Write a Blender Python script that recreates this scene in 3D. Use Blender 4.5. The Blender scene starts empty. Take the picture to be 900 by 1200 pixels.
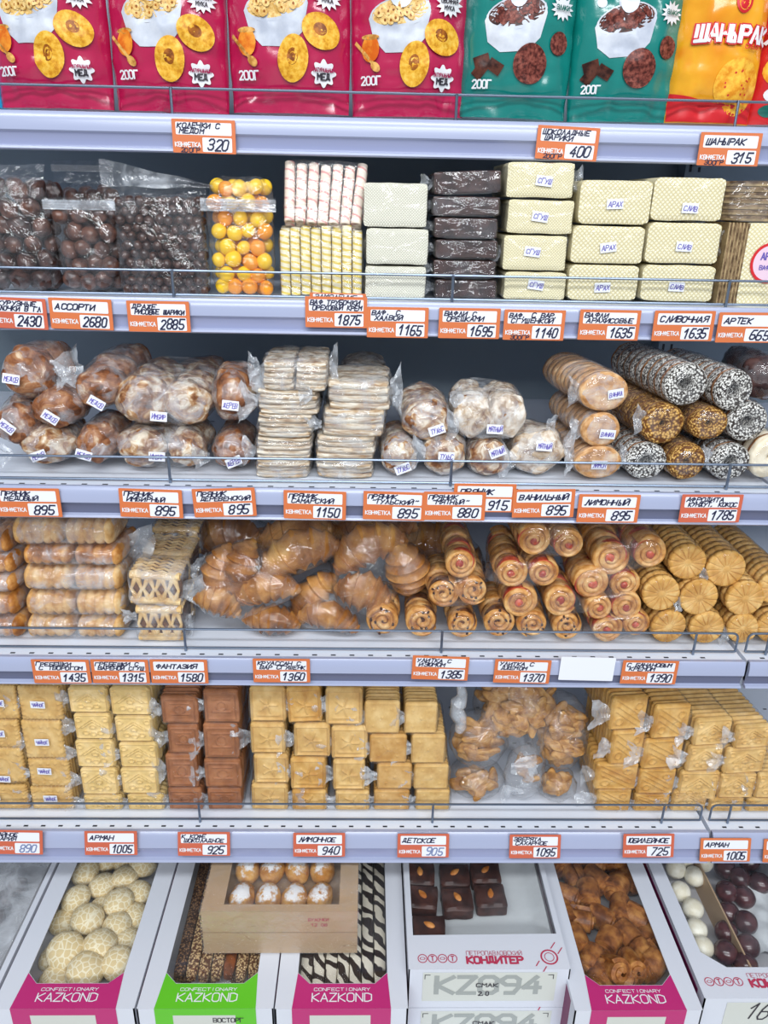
import bpy, bmesh, math, random
from mathutils import Vector, Matrix, noise
PI = math.pi
SC = bpy.context.scene
C = SC.collection
random.seed(11)
R_ = random.Random(5)

# ------------------------------------------------------------------ camera
H = 1.45
YAW, PIT, ROLL, FPX = math.radians(-1.42622), math.radians(21.9596), math.radians(1.19072), 907.5
RM = Matrix.Rotation(YAW, 3, 'Z') @ Matrix.Rotation(PI/2-PIT, 3, 'X') @ Matrix.Rotation(ROLL, 3, 'Z')
cd = bpy.data.cameras.new('camera'); cam = bpy.data.objects.new('camera', cd); C.objects.link(cam)
cam.matrix_world = Matrix.Translation((0, 0, H)) @ RM.to_4x4()
cd.sensor_fit = 'VERTICAL'; cd.sensor_height = 24.0; cd.lens = FPX/1200*24.0
cd.clip_start = 0.02
SC.camera = cam
# ------------------------------------------------------------------ world, lights, exposure
SC.view_settings.view_transform = 'Standard'; SC.view_settings.look = 'None'
SC.view_settings.gamma = 1.0; SC.view_settings.exposure = -0.24
SC.view_settings.use_curve_mapping = False
SC.cycles.transparent_max_bounces = 28
SC.cycles.max_bounces = 8
w = bpy.data.worlds.new('shop_air'); SC.world = w; w.use_nodes = True
w.node_tree.nodes['Background'].inputs[0].default_value = (0.80, 0.88, 1.0, 1)
w.node_tree.nodes['Background'].inputs[1].default_value = 0.42
def area(name, loc, aim, sx, sy, power, col):
    l = bpy.data.lights.new(name, 'AREA'); l.shape = 'RECTANGLE'; l.size = sx; l.size_y = sy
    l.energy = power; l.color = col
    o = bpy.data.objects.new(name, l); C.objects.link(o); o.location = loc
    o.rotation_euler = (Vector(aim)-Vector(loc)).to_track_quat('-Z', 'Y').to_euler()
    return o
area('aisle_strip_light', (-0.1, -1.05, 3.25), (0, 0.85, 0.9), 3.4, 0.30, 80, (0.93, 0.97, 1.0))
area('opposite_strip_light', (0.2, -2.9, 2.9), (0, 0.9, 0.7), 3.8, 0.6, 125, (0.93, 0.97, 1.0))

# ------------------------------------------------------------------ helpers
def ray(px, py): return RM @ Vector(((px-450)/FPX, (600-py)/FPX, -1.0))
def P(px, py, d):                       # point of the photograph on the upright plane d metres in front
    r = ray(px, py); return r*(d/r.y) + Vector((0, 0, H))
def G(px, py, z):                       # point of the photograph on a level plane at height z
    r = ray(px, py); return r*((z-H)/r.z) + Vector((0, 0, H))
def S(r, g, b):
    f = lambda c: (c/255/12.92) if c/255 <= 0.04045 else ((c/255+0.055)/1.055)**2.4
    return (f(r), f(g), f(b), 1.0)

class MB:
    def __init__(s): s.v = []; s.f = []; s.m = []
    def add(s, vs, fs, mi=0):
        n = len(s.v); s.v += [tuple(v) for v in vs]
        for f in fs: s.f.append([i+n for i in f]); s.m.append(mi)
    def box(s, x0, y0, z0, x1, y1, z1, mi=0):
        s.add([(x0,y0,z0),(x1,y0,z0),(x1,y1,z0),(x0,y1,z0),(x0,y0,z1),(x1,y0,z1),(x1,y1,z1),(x0,y1,z1)],
              [(0,3,2,1),(4,5,6,7),(0,1,5,4),(1,2,6,5),(2,3,7,6),(3,0,4,7)], mi)
    def loft(s, rings, mi=0, caps=True, closed=True):
        n = len(rings[0]); fs = []
        vs = [p for r in rings for p in r]
        for k in range(len(rings)-1):
            for i in range(n if closed else n-1):
                j = (i+1) % n
                fs.append((k*n+i, k*n+j, (k+1)*n+j, (k+1)*n+i))
        if caps:
            fs.append(tuple(range(n-1, -1, -1))); fs.append(tuple((len(rings)-1)*n+i for i in range(n)))
        s.add(vs, fs, mi)
    def tube(s, pts, r, n=8, mi=0, caps=True):
        pts = [Vector(p) for p in pts]; rings = []
        rr = r if callable(r) else (lambda t: r)
        up = None
        for i, p in enumerate(pts):
            a = pts[max(0, i-1)]; b = pts[min(len(pts)-1, i+1)]
            t = (b-a).normalized()
            if up is None:
                up = Vector((0, 0, 1)) if abs(t.z) < 0.9 else Vector((1, 0, 0))
            u = (up - t*up.dot(t)).normalized(); v = t.cross(u); up = u
            q = rr(i/max(1, len(pts)-1))
            rings.append([p + (u*math.cos(2*PI*k/n)+v*math.sin(2*PI*k/n))*q for k in range(n)])
        s.loft(rings, mi, caps)
    def grid(s, fn, nu, nv, mi=0):
        vs = [fn(i/nu, j/nv) for j in range(nv+1) for i in range(nu+1)]
        fs = [(j*(nu+1)+i, j*(nu+1)+i+1, (j+1)*(nu+1)+i+1, (j+1)*(nu+1)+i) for j in range(nv) for i in range(nu)]
        s.add(vs, fs, mi)
    def lathe(s, prof, n=24, axis='Z', mi=0, wob=None):
        rings = []
        for (r, z) in prof:
            ring = []
            for k in range(n):
                a = 2*PI*k/n; q = r*(wob(a, z) if wob else 1)
                if axis == 'Z': ring.append((q*math.cos(a), q*math.sin(a), z))
                else: ring.append((q*math.cos(a), z, q*math.sin(a)))
            rings.append(ring)
        s.loft(rings, mi, True)
    def mesh(s, name, mats, smooth=True, angle=38):
        me = bpy.data.meshes.new(name); me.from_pydata(s.v, [], s.f)
        for m in (mats if isinstance(mats, (list, tuple)) else [mats]): me.materials.append(m)
        me.polygons.foreach_set('material_index', s.m)
        bm = bmesh.new(); bm.from_mesh(me); bmesh.ops.recalc_face_normals(bm, faces=bm.faces); bm.to_mesh(me); bm.free()
        if smooth:
            me.shade_smooth()
            try: me.set_sharp_from_angle(angle=math.radians(angle))
            except Exception: pass
        me.update(); return me

def put(name, me, parent=None, loc=(0,0,0), rot=(0,0,0), scale=(1,1,1), label=None):
    o = bpy.data.objects.new(name, me); C.objects.link(o)
    o.location = loc; o.rotation_euler = rot; o.scale = scale
    if parent is not None: o.parent = parent
    if label: o['label'] = label
    return o
def tag(o, label, cat, group=None):
    o['label'] = label; o['category'] = cat
    if group: o['group'] = group
    return o
def thing(name, label, cat, loc=(0,0,0), rot=(0,0,0), group=None):
    o = bpy.data.objects.new(name, None); C.objects.link(o); o.empty_display_size = 0.02
    o.location = loc; o.rotation_euler = rot
    return tag(o, label, cat, group)
def struct(name, me):
    o = put(name, me); o['kind'] = 'structure'; return o
ORD = ['topmost', 'second', 'third', 'fourth', 'fifth', 'sixth', 'seventh']
def nz(x, y, z, s=0.0): return noise.noise((x+s*7.31, y-s*3.7, z+s*1.93))

# ------------------------------------------------------------------ materials
def newmat(name):
    m = bpy.data.materials.new(name); m.use_nodes = True
    nt = m.node_tree; nt.nodes.clear(); out = nt.nodes.new('ShaderNodeOutputMaterial')
    return m, nt, out
def coords(nt, rand=True):
    tc = nt.nodes.new('ShaderNodeTexCoord')
    if not rand: return tc.outputs['Object']
    oi = nt.nodes.new('ShaderNodeObjectInfo'); mu = nt.nodes.new('ShaderNodeVectorMath'); mu.operation = 'MULTIPLY_ADD'
    cb = nt.nodes.new('ShaderNodeCombineXYZ')
    for k in range(3): nt.links.new(oi.outputs['Random'], cb.inputs[k])
    mu.inputs[1].default_value = (3.1, 5.7, 4.3)
    nt.links.new(cb.outputs[0], mu.inputs[0]); nt.links.new(tc.outputs['Object'], mu.inputs[2])
    return mu.outputs[0]
def ntex(nt, co, scale, detail=4, rough=0.55, dist=0.0):
    n = nt.nodes.new('ShaderNodeTexNoise'); n.inputs['Scale'].default_value = scale; n.inputs['Detail'].default_value = detail
    n.inputs['Roughness'].default_value = rough; n.inputs['Distortion'].default_value = dist
    nt.links.new(co, n.inputs['Vector']); return n.outputs['Fac']
def ramp(nt, fac, stops):
    r = nt.nodes.new('ShaderNodeValToRGB'); e = r.color_ramp.elements
    e[0].position, e[0].color = stops[0]; e[1].position, e[1].color = stops[-1]
    for p, c in stops[1:-1]:
        k = e.new(p); k.color = c
    nt.links.new(fac, r.inputs[0]); return r.outputs[0]
def prin(nt, out, col=None, rough=0.5, spec=0.5, coat=0.0, metal=0.0, sss=0.0):
    b = nt.nodes.new('ShaderNodeBsdfPrincipled')
    if col is not None:
        if isinstance(col, tuple): b.inputs['Base Color'].default_value = col
        else: nt.links.new(col, b.inputs['Base Color'])
    b.inputs['Roughness'].default_value = rough; b.inputs['Specular IOR Level'].default_value = spec
    b.inputs['Coat Weight'].default_value = coat; b.inputs['Metallic'].default_value = metal
    b.inputs['Coat Roughness'].default_value = 0.15
    nt.links.new(b.outputs[0], out.inputs[0]); return b
def bump(nt, b, h, strength=0.3, dist=0.001):
    n = nt.nodes.new('ShaderNodeBump'); n.inputs['Strength'].default_value = strength; n.inputs['Distance'].default_value = dist
    nt.links.new(h, n.inputs['Height']); nt.links.new(n.outputs[0], b.inputs['Normal'])
def plain(name, col, rough=0.5, spec=0.5, coat=0.0, metal=0.0, bscale=0, bstr=0.2, bdist=0.001):
    m, nt, out = newmat(name)
    b = prin(nt, out, col, rough, spec, coat, metal)
    if bscale: bump(nt, b, ntex(nt, coords(nt), bscale, 3), bstr, bdist)
    return m
def food(name, stops, scale=70, rough=0.6, bscale=220, bstr=0.4, bdist=0.0008, spec=0.3, detail=5, coat=0.0, dist=0.0):
    m, nt, out = newmat(name); co = coords(nt)
    b = prin(nt, out, ramp(nt, ntex(nt, co, scale, detail, 0.6, dist), stops), rough, spec, coat)
    bump(nt, b, ntex(nt, co, bscale, 3), bstr, bdist); return m
def film(name, haze=0.10, base=0.05, rough=0.12, scale=55, strength=0.8, hscale=28, tint=(1,1,1,1), hlo=0.45):
    """thin crumpled clear plastic: transparent, glossy by Fresnel, a little milky where creased"""
    m, nt, out = newmat(name); co = coords(nt); L = nt.links
    tr = nt.nodes.new('ShaderNodeBsdfTransparent'); tr.inputs[0].default_value = tint
    gl = nt.nodes.new('ShaderNodeBsdfGlossy'); gl.inputs['Roughness'].default_value = rough
    df = nt.nodes.new('ShaderNodeBsdfDiffuse'); df.inputs[0].default_value = (0.82, 0.86, 0.92, 1)
    bp = nt.nodes.new('ShaderNodeBump'); bp.inputs['Strength'].default_value = strength; bp.inputs['Distance'].default_value = 0.004
    L.new(ntex(nt, co, scale, 3, 0.6, 1.6), bp.inputs['Height'])
    L.new(bp.outputs[0], gl.inputs['Normal'])
    lw = nt.nodes.new('ShaderNodeLayerWeight'); lw.inputs['Blend'].default_value = 0.5; L.new(bp.outputs[0], lw.inputs['Normal'])
    pw = nt.nodes.new('ShaderNodeMath'); pw.operation = 'POWER'; pw.inputs[1].default_value = 4.0; L.new(lw.outputs['Facing'], pw.inputs[0])
    ad = nt.nodes.new('ShaderNodeMath'); ad.operation = 'MULTIPLY_ADD'; ad.inputs[1].default_value = 0.75; ad.inputs[2].default_value = 0.04+base
    ad.use_clamp = True
    L.new(pw.outputs[0], ad.inputs[0])
    mr = nt.nodes.new('ShaderNodeMapRange'); mr.inputs[1].default_value = hlo; mr.inputs[2].default_value = 0.75
    mr.inputs[3].default_value = haze*0.25; mr.inputs[4].default_value = haze*2.2
    L.new(ntex(nt, co, hscale, 4, 0.6, 1.0), mr.inputs[0])
    m1 = nt.nodes.new('ShaderNodeMixShader'); L.new(mr.outputs[0], m1.inputs[0]); L.new(tr.outputs[0], m1.inputs[1]); L.new(df.outputs[0], m1.inputs[2])
    m2 = nt.nodes.new('ShaderNodeMixShader'); L.new(ad.outputs[0], m2.inputs[0]); L.new(m1.outputs[0], m2.inputs[1]); L.new(gl.outputs[0], m2.inputs[2])
    L.new(m2.outputs[0], out.inputs[0]); return m
def cells(name, cell, gap, scale=300, lo=0.05, hi=0.35, rough=0.6, bstr=0.8, bdist=0.001, f1='F1', cell2=None):
    """seed / crumb / crackle covering by Voronoi cells"""
    m, nt, out = newmat(name); co = coords(nt)
    v = nt.nodes.new('ShaderNodeTexVoronoi'); v.feature = f1; v.inputs['Scale'].default_value = scale
    nt.links.new(co, v.inputs['Vector'])
    stops = [(lo, cell), (hi, gap)]
    if cell2: stops = [(lo*0.3, cell2), (lo, cell), (hi, gap)]
    b = prin(nt, out, ramp(nt, v.outputs['Distance'], stops), rough, 0.3)
    inv = nt.nodes.new('ShaderNodeMath'); inv.operation = 'MULTIPLY'; inv.inputs[1].default_value = -1 if f1 == 'F1' else 1
    nt.links.new(v.outputs['Distance'], inv.inputs[0]); bump(nt, b, inv.outputs[0], bstr, bdist); return m
def waffle(name, c1, c2, pitch=0.006, rough=0.7, strength=0.7):
    m, nt, out = newmat(name); L = nt.links
    tc = nt.nodes.new('ShaderNodeTexCoord'); sp = nt.nodes.new('ShaderNodeSeparateXYZ'); L.new(tc.outputs['Object'], sp.inputs[0])
    def M(op, a, b=None):
        n = nt.nodes.new('ShaderNodeMath'); n.operation = op
        for k, q in enumerate((a, b)):
            if q is None: continue
            if isinstance(q, (int, float)): n.inputs[k].default_value = q
            else: L.new(q, n.inputs[k])
        return n.outputs[0]
    zy = M('ADD', sp.outputs[2], sp.outputs[1]); k = PI/pitch
    a = M('SINE', M('MULTIPLY', M('ADD', sp.outputs[0], zy), k)); b_ = M('SINE', M('MULTIPLY', M('SUBTRACT', sp.outputs[0], zy), k))
    h = M('MAXIMUM', M('ABSOLUTE', a), M('ABSOLUTE', b_)); h = M('POWER', h, 3.0)
    hh = M('MULTIPLY', M('ABSOLUTE', a), M('ABSOLUTE', b_))
    col = ramp(nt, hh, [(0.0, c1), (0.75, c2)])
    b = prin(nt, out, col, rough, 0.3); bump(nt, b, M('MULTIPLY', hh, -1.0), strength, 0.0009); return m
def stripes(name, base, line, pitch, slant=0.6, width=0.45, rough=0.6):
    """a wafer straw: helical coloured bands round its axis (local Z)"""
    m, nt, out = newmat(name); L = nt.links
    tc = nt.nodes.new('ShaderNodeTexCoord'); sp = nt.nodes.new('ShaderNodeSeparateXYZ'); L.new(tc.outputs['Object'], sp.inputs[0])
    at = nt.nodes.new('ShaderNodeMath'); at.operation = 'ARCTAN2'; L.new(sp.outputs[1], at.inputs[0]); L.new(sp.outputs[0], at.inputs[1])
    ma = nt.nodes.new('ShaderNodeMath'); ma.operation = 'MULTIPLY_ADD'; ma.inputs[1].default_value = 2*PI/pitch
    L.new(sp.outputs[2], ma.inputs[0]); L.new(at.outputs[0], ma.inputs[2])
    oi = nt.nodes.new('ShaderNodeObjectInfo')
    m2 = nt.nodes.new('ShaderNodeMath'); m2.operation = 'MULTIPLY_ADD'; m2.inputs[1].default_value = 6.3
    L.new(oi.outputs['Random'], m2.inputs[0]); L.new(ma.outputs[0], m2.inputs[2])
    si = nt.nodes.new('ShaderNodeMath'); si.operation = 'SINE'; L.new(m2.outputs[0], si.inputs[0])
    b = prin(nt, out, ramp(nt, si.outputs[0], [(width, base), (min(0.99, width+0.3), line)]), rough, 0.3)
    bump(nt, b, ntex(nt, coords(nt), 260, 3), 0.3, 0.0006); return m

M = {}
M['shelf'] = plain('shelf_white', S(226, 232, 244), 0.35, 0.5)
M['slot'] = plain('slot_dark', S(40, 42, 50), 0.7)
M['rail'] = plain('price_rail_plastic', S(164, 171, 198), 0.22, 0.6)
M['rail_dark'] = plain('price_rail_reflected_dark', S(96, 100, 126), 0.25, 0.6)  # rail plastic darkened to imitate dark reflections on its lower half
M['rail_mid'] = plain('price_rail_reflected_mid', S(146, 152, 184), 0.22, 0.6)  # milder painted darkening of the lower rail, same reflection put into colour
M['steel'] = plain('zinc_wire', S(120, 132, 150), 0.3, 0.5, 0, 0.8)
M['back'] = plain('back_panel_grey', S(132, 146, 158), 0.5)
M['floor'] = plain('floor_tile', S(190, 186, 180), 0.4)
M['orange'] = plain('tag_orange', S(208, 112, 62), 0.55)
M['redorange'] = plain('tag_red_orange', S(198, 96, 68), 0.55)
M['paper'] = plain('tag_paper', S(228, 230, 238), 0.6)
M['ink'] = plain('marker_ink', S(24, 26, 60), 0.5)
M['inkpale'] = plain('glare_washed_ink', S(120, 132, 168), 0.5)  # paler ink stands in for reflections off the plastic over the tag
M['white'] = plain('white_print', S(228, 228, 232), 0.45)
M['violet'] = plain('sticker_ink', S(98, 86, 170), 0.6)
M['film'] = film('clear_film', haze=0.045, base=0.035, rough=0.07, scale=42, strength=1.0)
M['film_soft'] = film('milky_film', haze=0.24, base=0.03, rough=0.1, scale=45, strength=1.0)
M['film_mid'] = film('bag_film_clear', haze=0.09, base=0.03, rough=0.08, scale=45, strength=1.0)
M['film_tight'] = film('tight_clear_film', haze=0.015, base=0.0, scale=40, strength=0.5)
M['film_white'] = film('gathered_film', haze=0.26, base=0.05, scale=70, hlo=0.3)
M['window'] = film('lid_window_film', haze=0.03, base=0.0, rough=0.05, scale=6, strength=0.12, hscale=6)
M['zip'] = film('zip_strip', haze=0.30, base=0.12, rough=0.2, scale=30)

# ------------------------------------------------------------------ stroke lettering
GL = {'А':'00 26 40;12 32','Б':'46 06 00 30 41 42 33 03','В':'00 06 36 45 44 33 03;33 42 41 30 00','Г':'00 06 46','Д':'00 01 41 40;11 16 36 31',
'Е':'46 06 00 40;03 33','Ё':'46 06 00 40;03 33','Ж':'06 40;00 46;20 26','З':'05 16 36 45 44 33 13;33 42 41 30 10 01','И':'06 00 46 40','Й':'06 00 46 40;17 37',
'К':'00 06;46 03 40','Л':'00 10 26 40','М':'00 06 23 46 40','Н':'00 06;03 43;46 40','О':'10 01 05 16 36 45 41 30 10','П':'00 06 46 40','Р':'00 06 36 45 44 33 03',
'С':'45 36 16 05 01 10 30 41','Т':'06 46;26 20','У':'06 23;46 10','Ф':'20 26;15 04 03 12 32 43 44 35 15','Х':'00 46;06 40','Ц':'06 00 40;36 30','Ч':'06 03 43;46 40',
'Ш':'06 00 40 46;26 20','Щ':'06 00 40 46;26 20','Ы':'06 00 20 21 22 13 03;46 40','Ь':'06 00 30 41 42 33 03','Э':'05 16 36 45 41 30 10 01;23 43',
'Ю':'00 06;03 13;20 11 15 26 36 45 41 30 20','Я':'40 46 16 05 04 13 43;23 00','Ө':'10 01 05 16 36 45 41 30 10;03 43',
'Z':'06 46 00 40','N':'00 06 40 46','D':'00 06 26 45 41 20 00','F':'00 06 46;03 33','I':'20 26','Y':'06 23 46;23 20','R':'00 06 36 45 44 33 03;23 40',
'K':'00 06;46 03 40','A':'00 26 40;12 32','O':'10 01 05 16 36 45 41 30 10','C':'45 36 16 05 01 10 30 41','E':'46 06 00 40;03 33','T':'06 46;26 20',
'0':'10 01 05 16 36 45 41 30 10','1':'04 26 20','2':'05 16 36 45 44 00 40','3':'05 16 36 45 44 33 13;33 42 41 30 10 01','4':'36 02 42;34 30','5':'46 06 03 33 42 41 30 10 01',
'6':'46 16 04 01 10 30 41 42 33 03','7':'06 46 10','8':'13 04 05 16 36 45 44 33 13 02 01 10 30 41 42 33','9':'43 13 04 05 16 36 45 42 30 10',
'"':'15 26;35 46','.':'10 11','-':'03 43',',':'11 00','(':'26 15 11 20',')':'16 25 21 10'}
def write(mb, text, x0, z0, h, width=None, stroke=0.1, shear=0.0, fn=None, mi=0, jit=0.0, center=False, cw=0.66):
    """lettering as flat pen strokes; fn maps the flat (x, z) onto the surface it is written on"""
    fn = fn or (lambda x, z: (x, 0, z))
    adv = h*(cw+0.2); tot = adv*len(text)-h*0.2
    kx = 1.0
    if width: kx = min(1.6, width/tot)
    if center: x0 -= tot*kx/2
    sw = h*stroke/2; lay = 0
    o0 = Vector(fn(x0, z0)); nrm = (Vector(fn(x0+1e-4, z0))-o0).cross(Vector(fn(x0, z0+1e-4))-o0).normalized()
    for i, ch in enumerate(text):
        g = GL.get(ch)
        if not g: continue
        jx = R_.uniform(-1, 1)*jit*h; jz = R_.uniform(-1, 1)*jit*h; js = 1+R_.uniform(-1, 1)*jit
        for st in g.split(';'):
            pts = []
            for q in st.split():
                cx, cz = int(q[0])/4*cw*h*js, int(q[1])/6*h*js
                pts.append((x0+(i*adv+cx+jx+shear*cz)*kx, z0+cz+jz))
            def unit(a, b):
                l = math.hypot(b[0]-a[0], b[1]-a[1]) or 1e-6; return ((b[0]-a[0])/l, (b[1]-a[1])/l)
            runs = [[pts[0]]]
            for q in range(1, len(pts)):
                runs[-1].append(pts[q])
                if q < len(pts)-1:
                    e0 = unit(pts[q-1], pts[q]); e1 = unit(pts[q], pts[q+1])
                    if e0[0]*e1[0]+e0[1]*e1[1] < 0.55 or len(runs[-1]) >= 4: runs.append([pts[q]])
            for pts in runs:
              dirs = [unit(a, b) for a, b in zip(pts, pts[1:])]; n_ = len(pts); vs = []
              for q, (x, z) in enumerate(pts):
                  d0 = dirs[max(0, q-1)]; d1 = dirs[min(n_-2, q)]
                  if q == 0: x -= d1[0]*sw*0.7; z -= d1[1]*sw*0.7
                  if q == n_-1: x += d0[0]*sw*0.7; z += d0[1]*sw*0.7
                  mx, mz = -(d0[1]+d1[1]), d0[0]+d1[0]; l2 = mx*mx+mz*mz
                  if l2 < 0.3: mx, mz, k = -d1[1], d1[0], 1.0
                  else: k = min(1.7, 2/l2*1.0)
                  vs += [fn(x+mx*k*sw*(1 if l2 >= 0.3 else 1), z+mz*k*sw), fn(x-mx*k*sw, z-mz*k*sw)]
              lay += 1; sh_ = nrm*(7.0e-5*(lay % 5)); vs = [tuple(Vector(v)+sh_) for v in vs]
              mb.add(vs, [(2*q, 2*q+1, 2*q+3, 2*q+2) for q in range(n_-1)], mi)

# ------------------------------------------------------------------ shelving
# row: (distance of the front edge, bottom and top of the price rail relative to the eye)
ROWS = [(1.0345, .0476, .0893), (.9703, -.1561, -.1152), (.8782, -.3652, -.3248), (.8806, -.6066, -.5654), (.8757, -.9020, -.8567)]
BACK = 1.36
XL, XR = -0.665, 0.5126
POSTX = [-.5837, -.24, .1037, .4475]
TILT = [0, 0, 0, 0, math.radians(15)]
def deckz(r): return H + ROWS[r][2] - 0.002
def rail_mesh(r, x0, x1):
    d, zb, zt = ROWS[r]; h = zt-zb; t = math.tan(TILT[r])
    prof = [(0.004, 0), (-0.002, 0.0005), (-0.004, -0.003), (-0.0055, -0.010), (-0.0055, -h*0.48), (-0.003, -h*0.52), (-0.001, -h*0.60), (0.0008, -h*0.80), (0.0005, -h*0.86), (-0.004, -h*0.9), (-0.005, -h*0.96), (-0.003, -h), (0.006, -h), (0.006, -h*0.5)]
    prof = [(y - t*(-z if z < 0 else 0) + 0*z, z) for y, z in prof]
    m = MB(); m.loft([[(x, d+y, H+zt+z) for y, z in prof] for x in (x0, x1)])
    for i in range(len(m.f)):
        pass
    for i in range(len(prof)):
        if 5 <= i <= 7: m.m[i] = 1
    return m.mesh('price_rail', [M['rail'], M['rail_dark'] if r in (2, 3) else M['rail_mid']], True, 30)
def deck_mesh(r, x0, x1):
    d = ROWS[r][0]; z = deckz(r); m = MB()
    m.box(x0, d+0.001, z-0.030, x1, d+0.003, z)              # folded front edge
    m.box(x0, d+0.001, z-0.002, x1, BACK, z)
    m.box(x0, d+0.003, z-0.030, x0+0.002, BACK, z-0.002); m.box(x1-0.002, d+0.003, z-0.030, x1, BACK, z-0.002)
    n = int((x1-x0-0.03)/0.025)
    for k in range(n):
        x = x0+0.02+k*0.025
        if x+0.008 < x1: m.add([(x, d+0.0095, z+0.0003), (x+0.0065, d+0.0095, z+0.0003), (x+0.0065, d+0.0125, z+0.0003), (x, d+0.0125, z+0.0003)], [(0, 1, 2, 3)], 1)
        if r >= 2 and x+0.008 < x1:
            for yy in (0.20, 0.30): m.add([(x, d+yy, z+0.0003), (x+0.0065, d+yy, z+0.0003), (x+0.0065, d+yy+.003, z+0.0003), (x, d+yy+.003, z+0.0003)], [(0, 1, 2, 3)], 1)
    return m.mesh('deck', [M['shelf'], M['slot']], False)
def fence(r, x0, x1, posts, root):
    d = ROWS[r][0]+0.022; z = deckz(r); top = z+0.032; m = MB(); rr = 0.0016
    c = 0.008
    pts = [(x0, d, z+0.0035)] + [(x0+c-c*math.cos(a), d, top-c+c*math.sin(a)) for a in [k*PI/10 for k in range(6)]] + [(x1-c+c*math.sin(a), d, top-c+c*math.cos(a)) for a in [k*PI/10 for k in range(6)]] + [(x1, d, z+0.0035)]
    m.tube(pts, rr, 8); m.tube([(x0, d, z+0.0035), (x1, d, z+0.0035)], rr, 8)
    put('guard_wire', m.mesh('guard_wire', M['steel']), root)
    for x in posts:
        q = MB(); q.tube([(x, d-0.0032, z+0.0005), (x, d-0.0032, top+0.001)], 0.0018, 8)
        put('guard_post', q.mesh('guard_post', M['steel']), root)
names = ['first', 'second', 'third', 'fourth', 'fifth']
what = ['cereal pouches', 'wafers and coated sweets', 'gingerbread packs', 'pastry and croissant packs', 'biscuit packs']
for r in range(5):
    t = thing('display_shelf', 'white metal shelf with wire guard carrying the ' + what[r], 'shelf', group='shelves of the main bay')
    put('deck', deck_mesh(r, XL, XR-0.002), t); put('price_rail', rail_mesh(r, XL, XR-0.002), t)
    fence(r, XL+0.003, XR-0.006, POSTX, t)
    t2 = thing('display_shelf', 'neighbouring bay shelf at right edge, level with ' + what[r], 'shelf', group='shelves of the neighbouring bay')
    put('deck', deck_mesh(r, XR+0.004, XR+0.45), t2); put('price_rail', rail_mesh(r, XR+0.004, XR+0.45), t2)
    fence(r, XR+0.008, XR+0.44, [XR+0.035, XR+0.379], t2)
# back panels, uprights, plinth
m = MB()
zs = [0.0, 0.33, 0.62, 0.86, 1.10, 1.33, 1.56, 1.95]
for a, b in zip(zs, zs[1:]):
    m.box(XL, BACK+0.004, a+0.002, XR, BACK+0.016, b-0.002); m.box(XR, BACK+0.004, a+0.002, XR+0.45, BACK+0.016, b-0.002)
m.box(XL, BACK+0.016, 0, XR+0.45, BACK+0.020, 1.95)
bp_ = tag(put('back_panel', m.mesh('back_panel', M['back'], False)), 'grey sheet metal back panel behind the shelves', 'panel')
for x, lb in ((XL-0.02, 'grey slotted upright at the left end of the shelving bay'), (XR+0.001, 'grey slotted upright where the two shelving bays meet')):
    m = MB(); m.box(x-0.015, BACK-0.03, 0, x+0.015, BACK+0.004, 1.95)
    for k in range(38): m.box(x-0.009, BACK-0.0304, 0.05+k*0.05, x-0.005, BACK-0.0298, 0.08+k*0.05, 1); m.box(x+0.005, BACK-0.0304, 0.05+k*0.05, x+0.009, BACK-0.0298, 0.08+k*0.05, 1)
    tag(put('shelf_upright', m.mesh('shelf_upright', [M['back'], M['slot']], False)), lb, 'upright', 'shelving uprights')
m = MB(); m.box(-3, -3, -0.02, 3, 2.2, 0); struct('floor', m.mesh('floor', M['floor'], False))
m = MB(); m.box(-3, 2.2, 0, 3, 2.3, 3.0); struct('wall_back', m.mesh('wall_back', plain('shop_wall', S(205, 208, 212), 0.7), False))

# ------------------------------------------------------------------ price tags
def sheet(w, h, y, rad=0.0015, t=0.0003, cx=0, cz=0):
    m = MB(); ring = []
    for (sx, sz, a0) in ((1, 1, 0), (-1, 1, 90), (-1, -1, 180), (1, -1, 270)):
        for k in range(4):
            a = math.radians(a0+k*30); ring.append((cx+sx*(w/2-rad)+rad*math.cos(a), cz+sz*(h/2-rad)+rad*math.sin(a)))
    m.loft([[(x, y, z) for x, z in ring], [(x, y+t, z) for x, z in ring]]); return m
TW, TH = 0.075, 0.0365
TC = {'card': {}, }
TC['o'] = sheet(TW, TH, 0, 0.001, 0.0005).mesh('card', M['orange'], False)
TC['r'] = sheet(TW, TH, 0, 0.001, 0.0005).mesh('card', M['redorange'], False)
TC['name'] = sheet(0.066, 0.0135, -0.0002, 0.0012, 0.0002, 0, 0.0082).mesh('name_strip', M['paper'], False)
TC['price'] = sheet(0.035, 0.0155, -0.0002, 0.0012, 0.0002, 0.0155, -0.0088).mesh('price_strip', M['paper'], False)
_m = MB(); write(_m, 'КӨНФЕТКА', -0.0345, -0.0115, 0.0048, 0.030, 0.2, fn=lambda x, z: (x, -0.0003, z))
TC['brand'] = _m.mesh('brand_lettering', M['white'], False)
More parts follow.
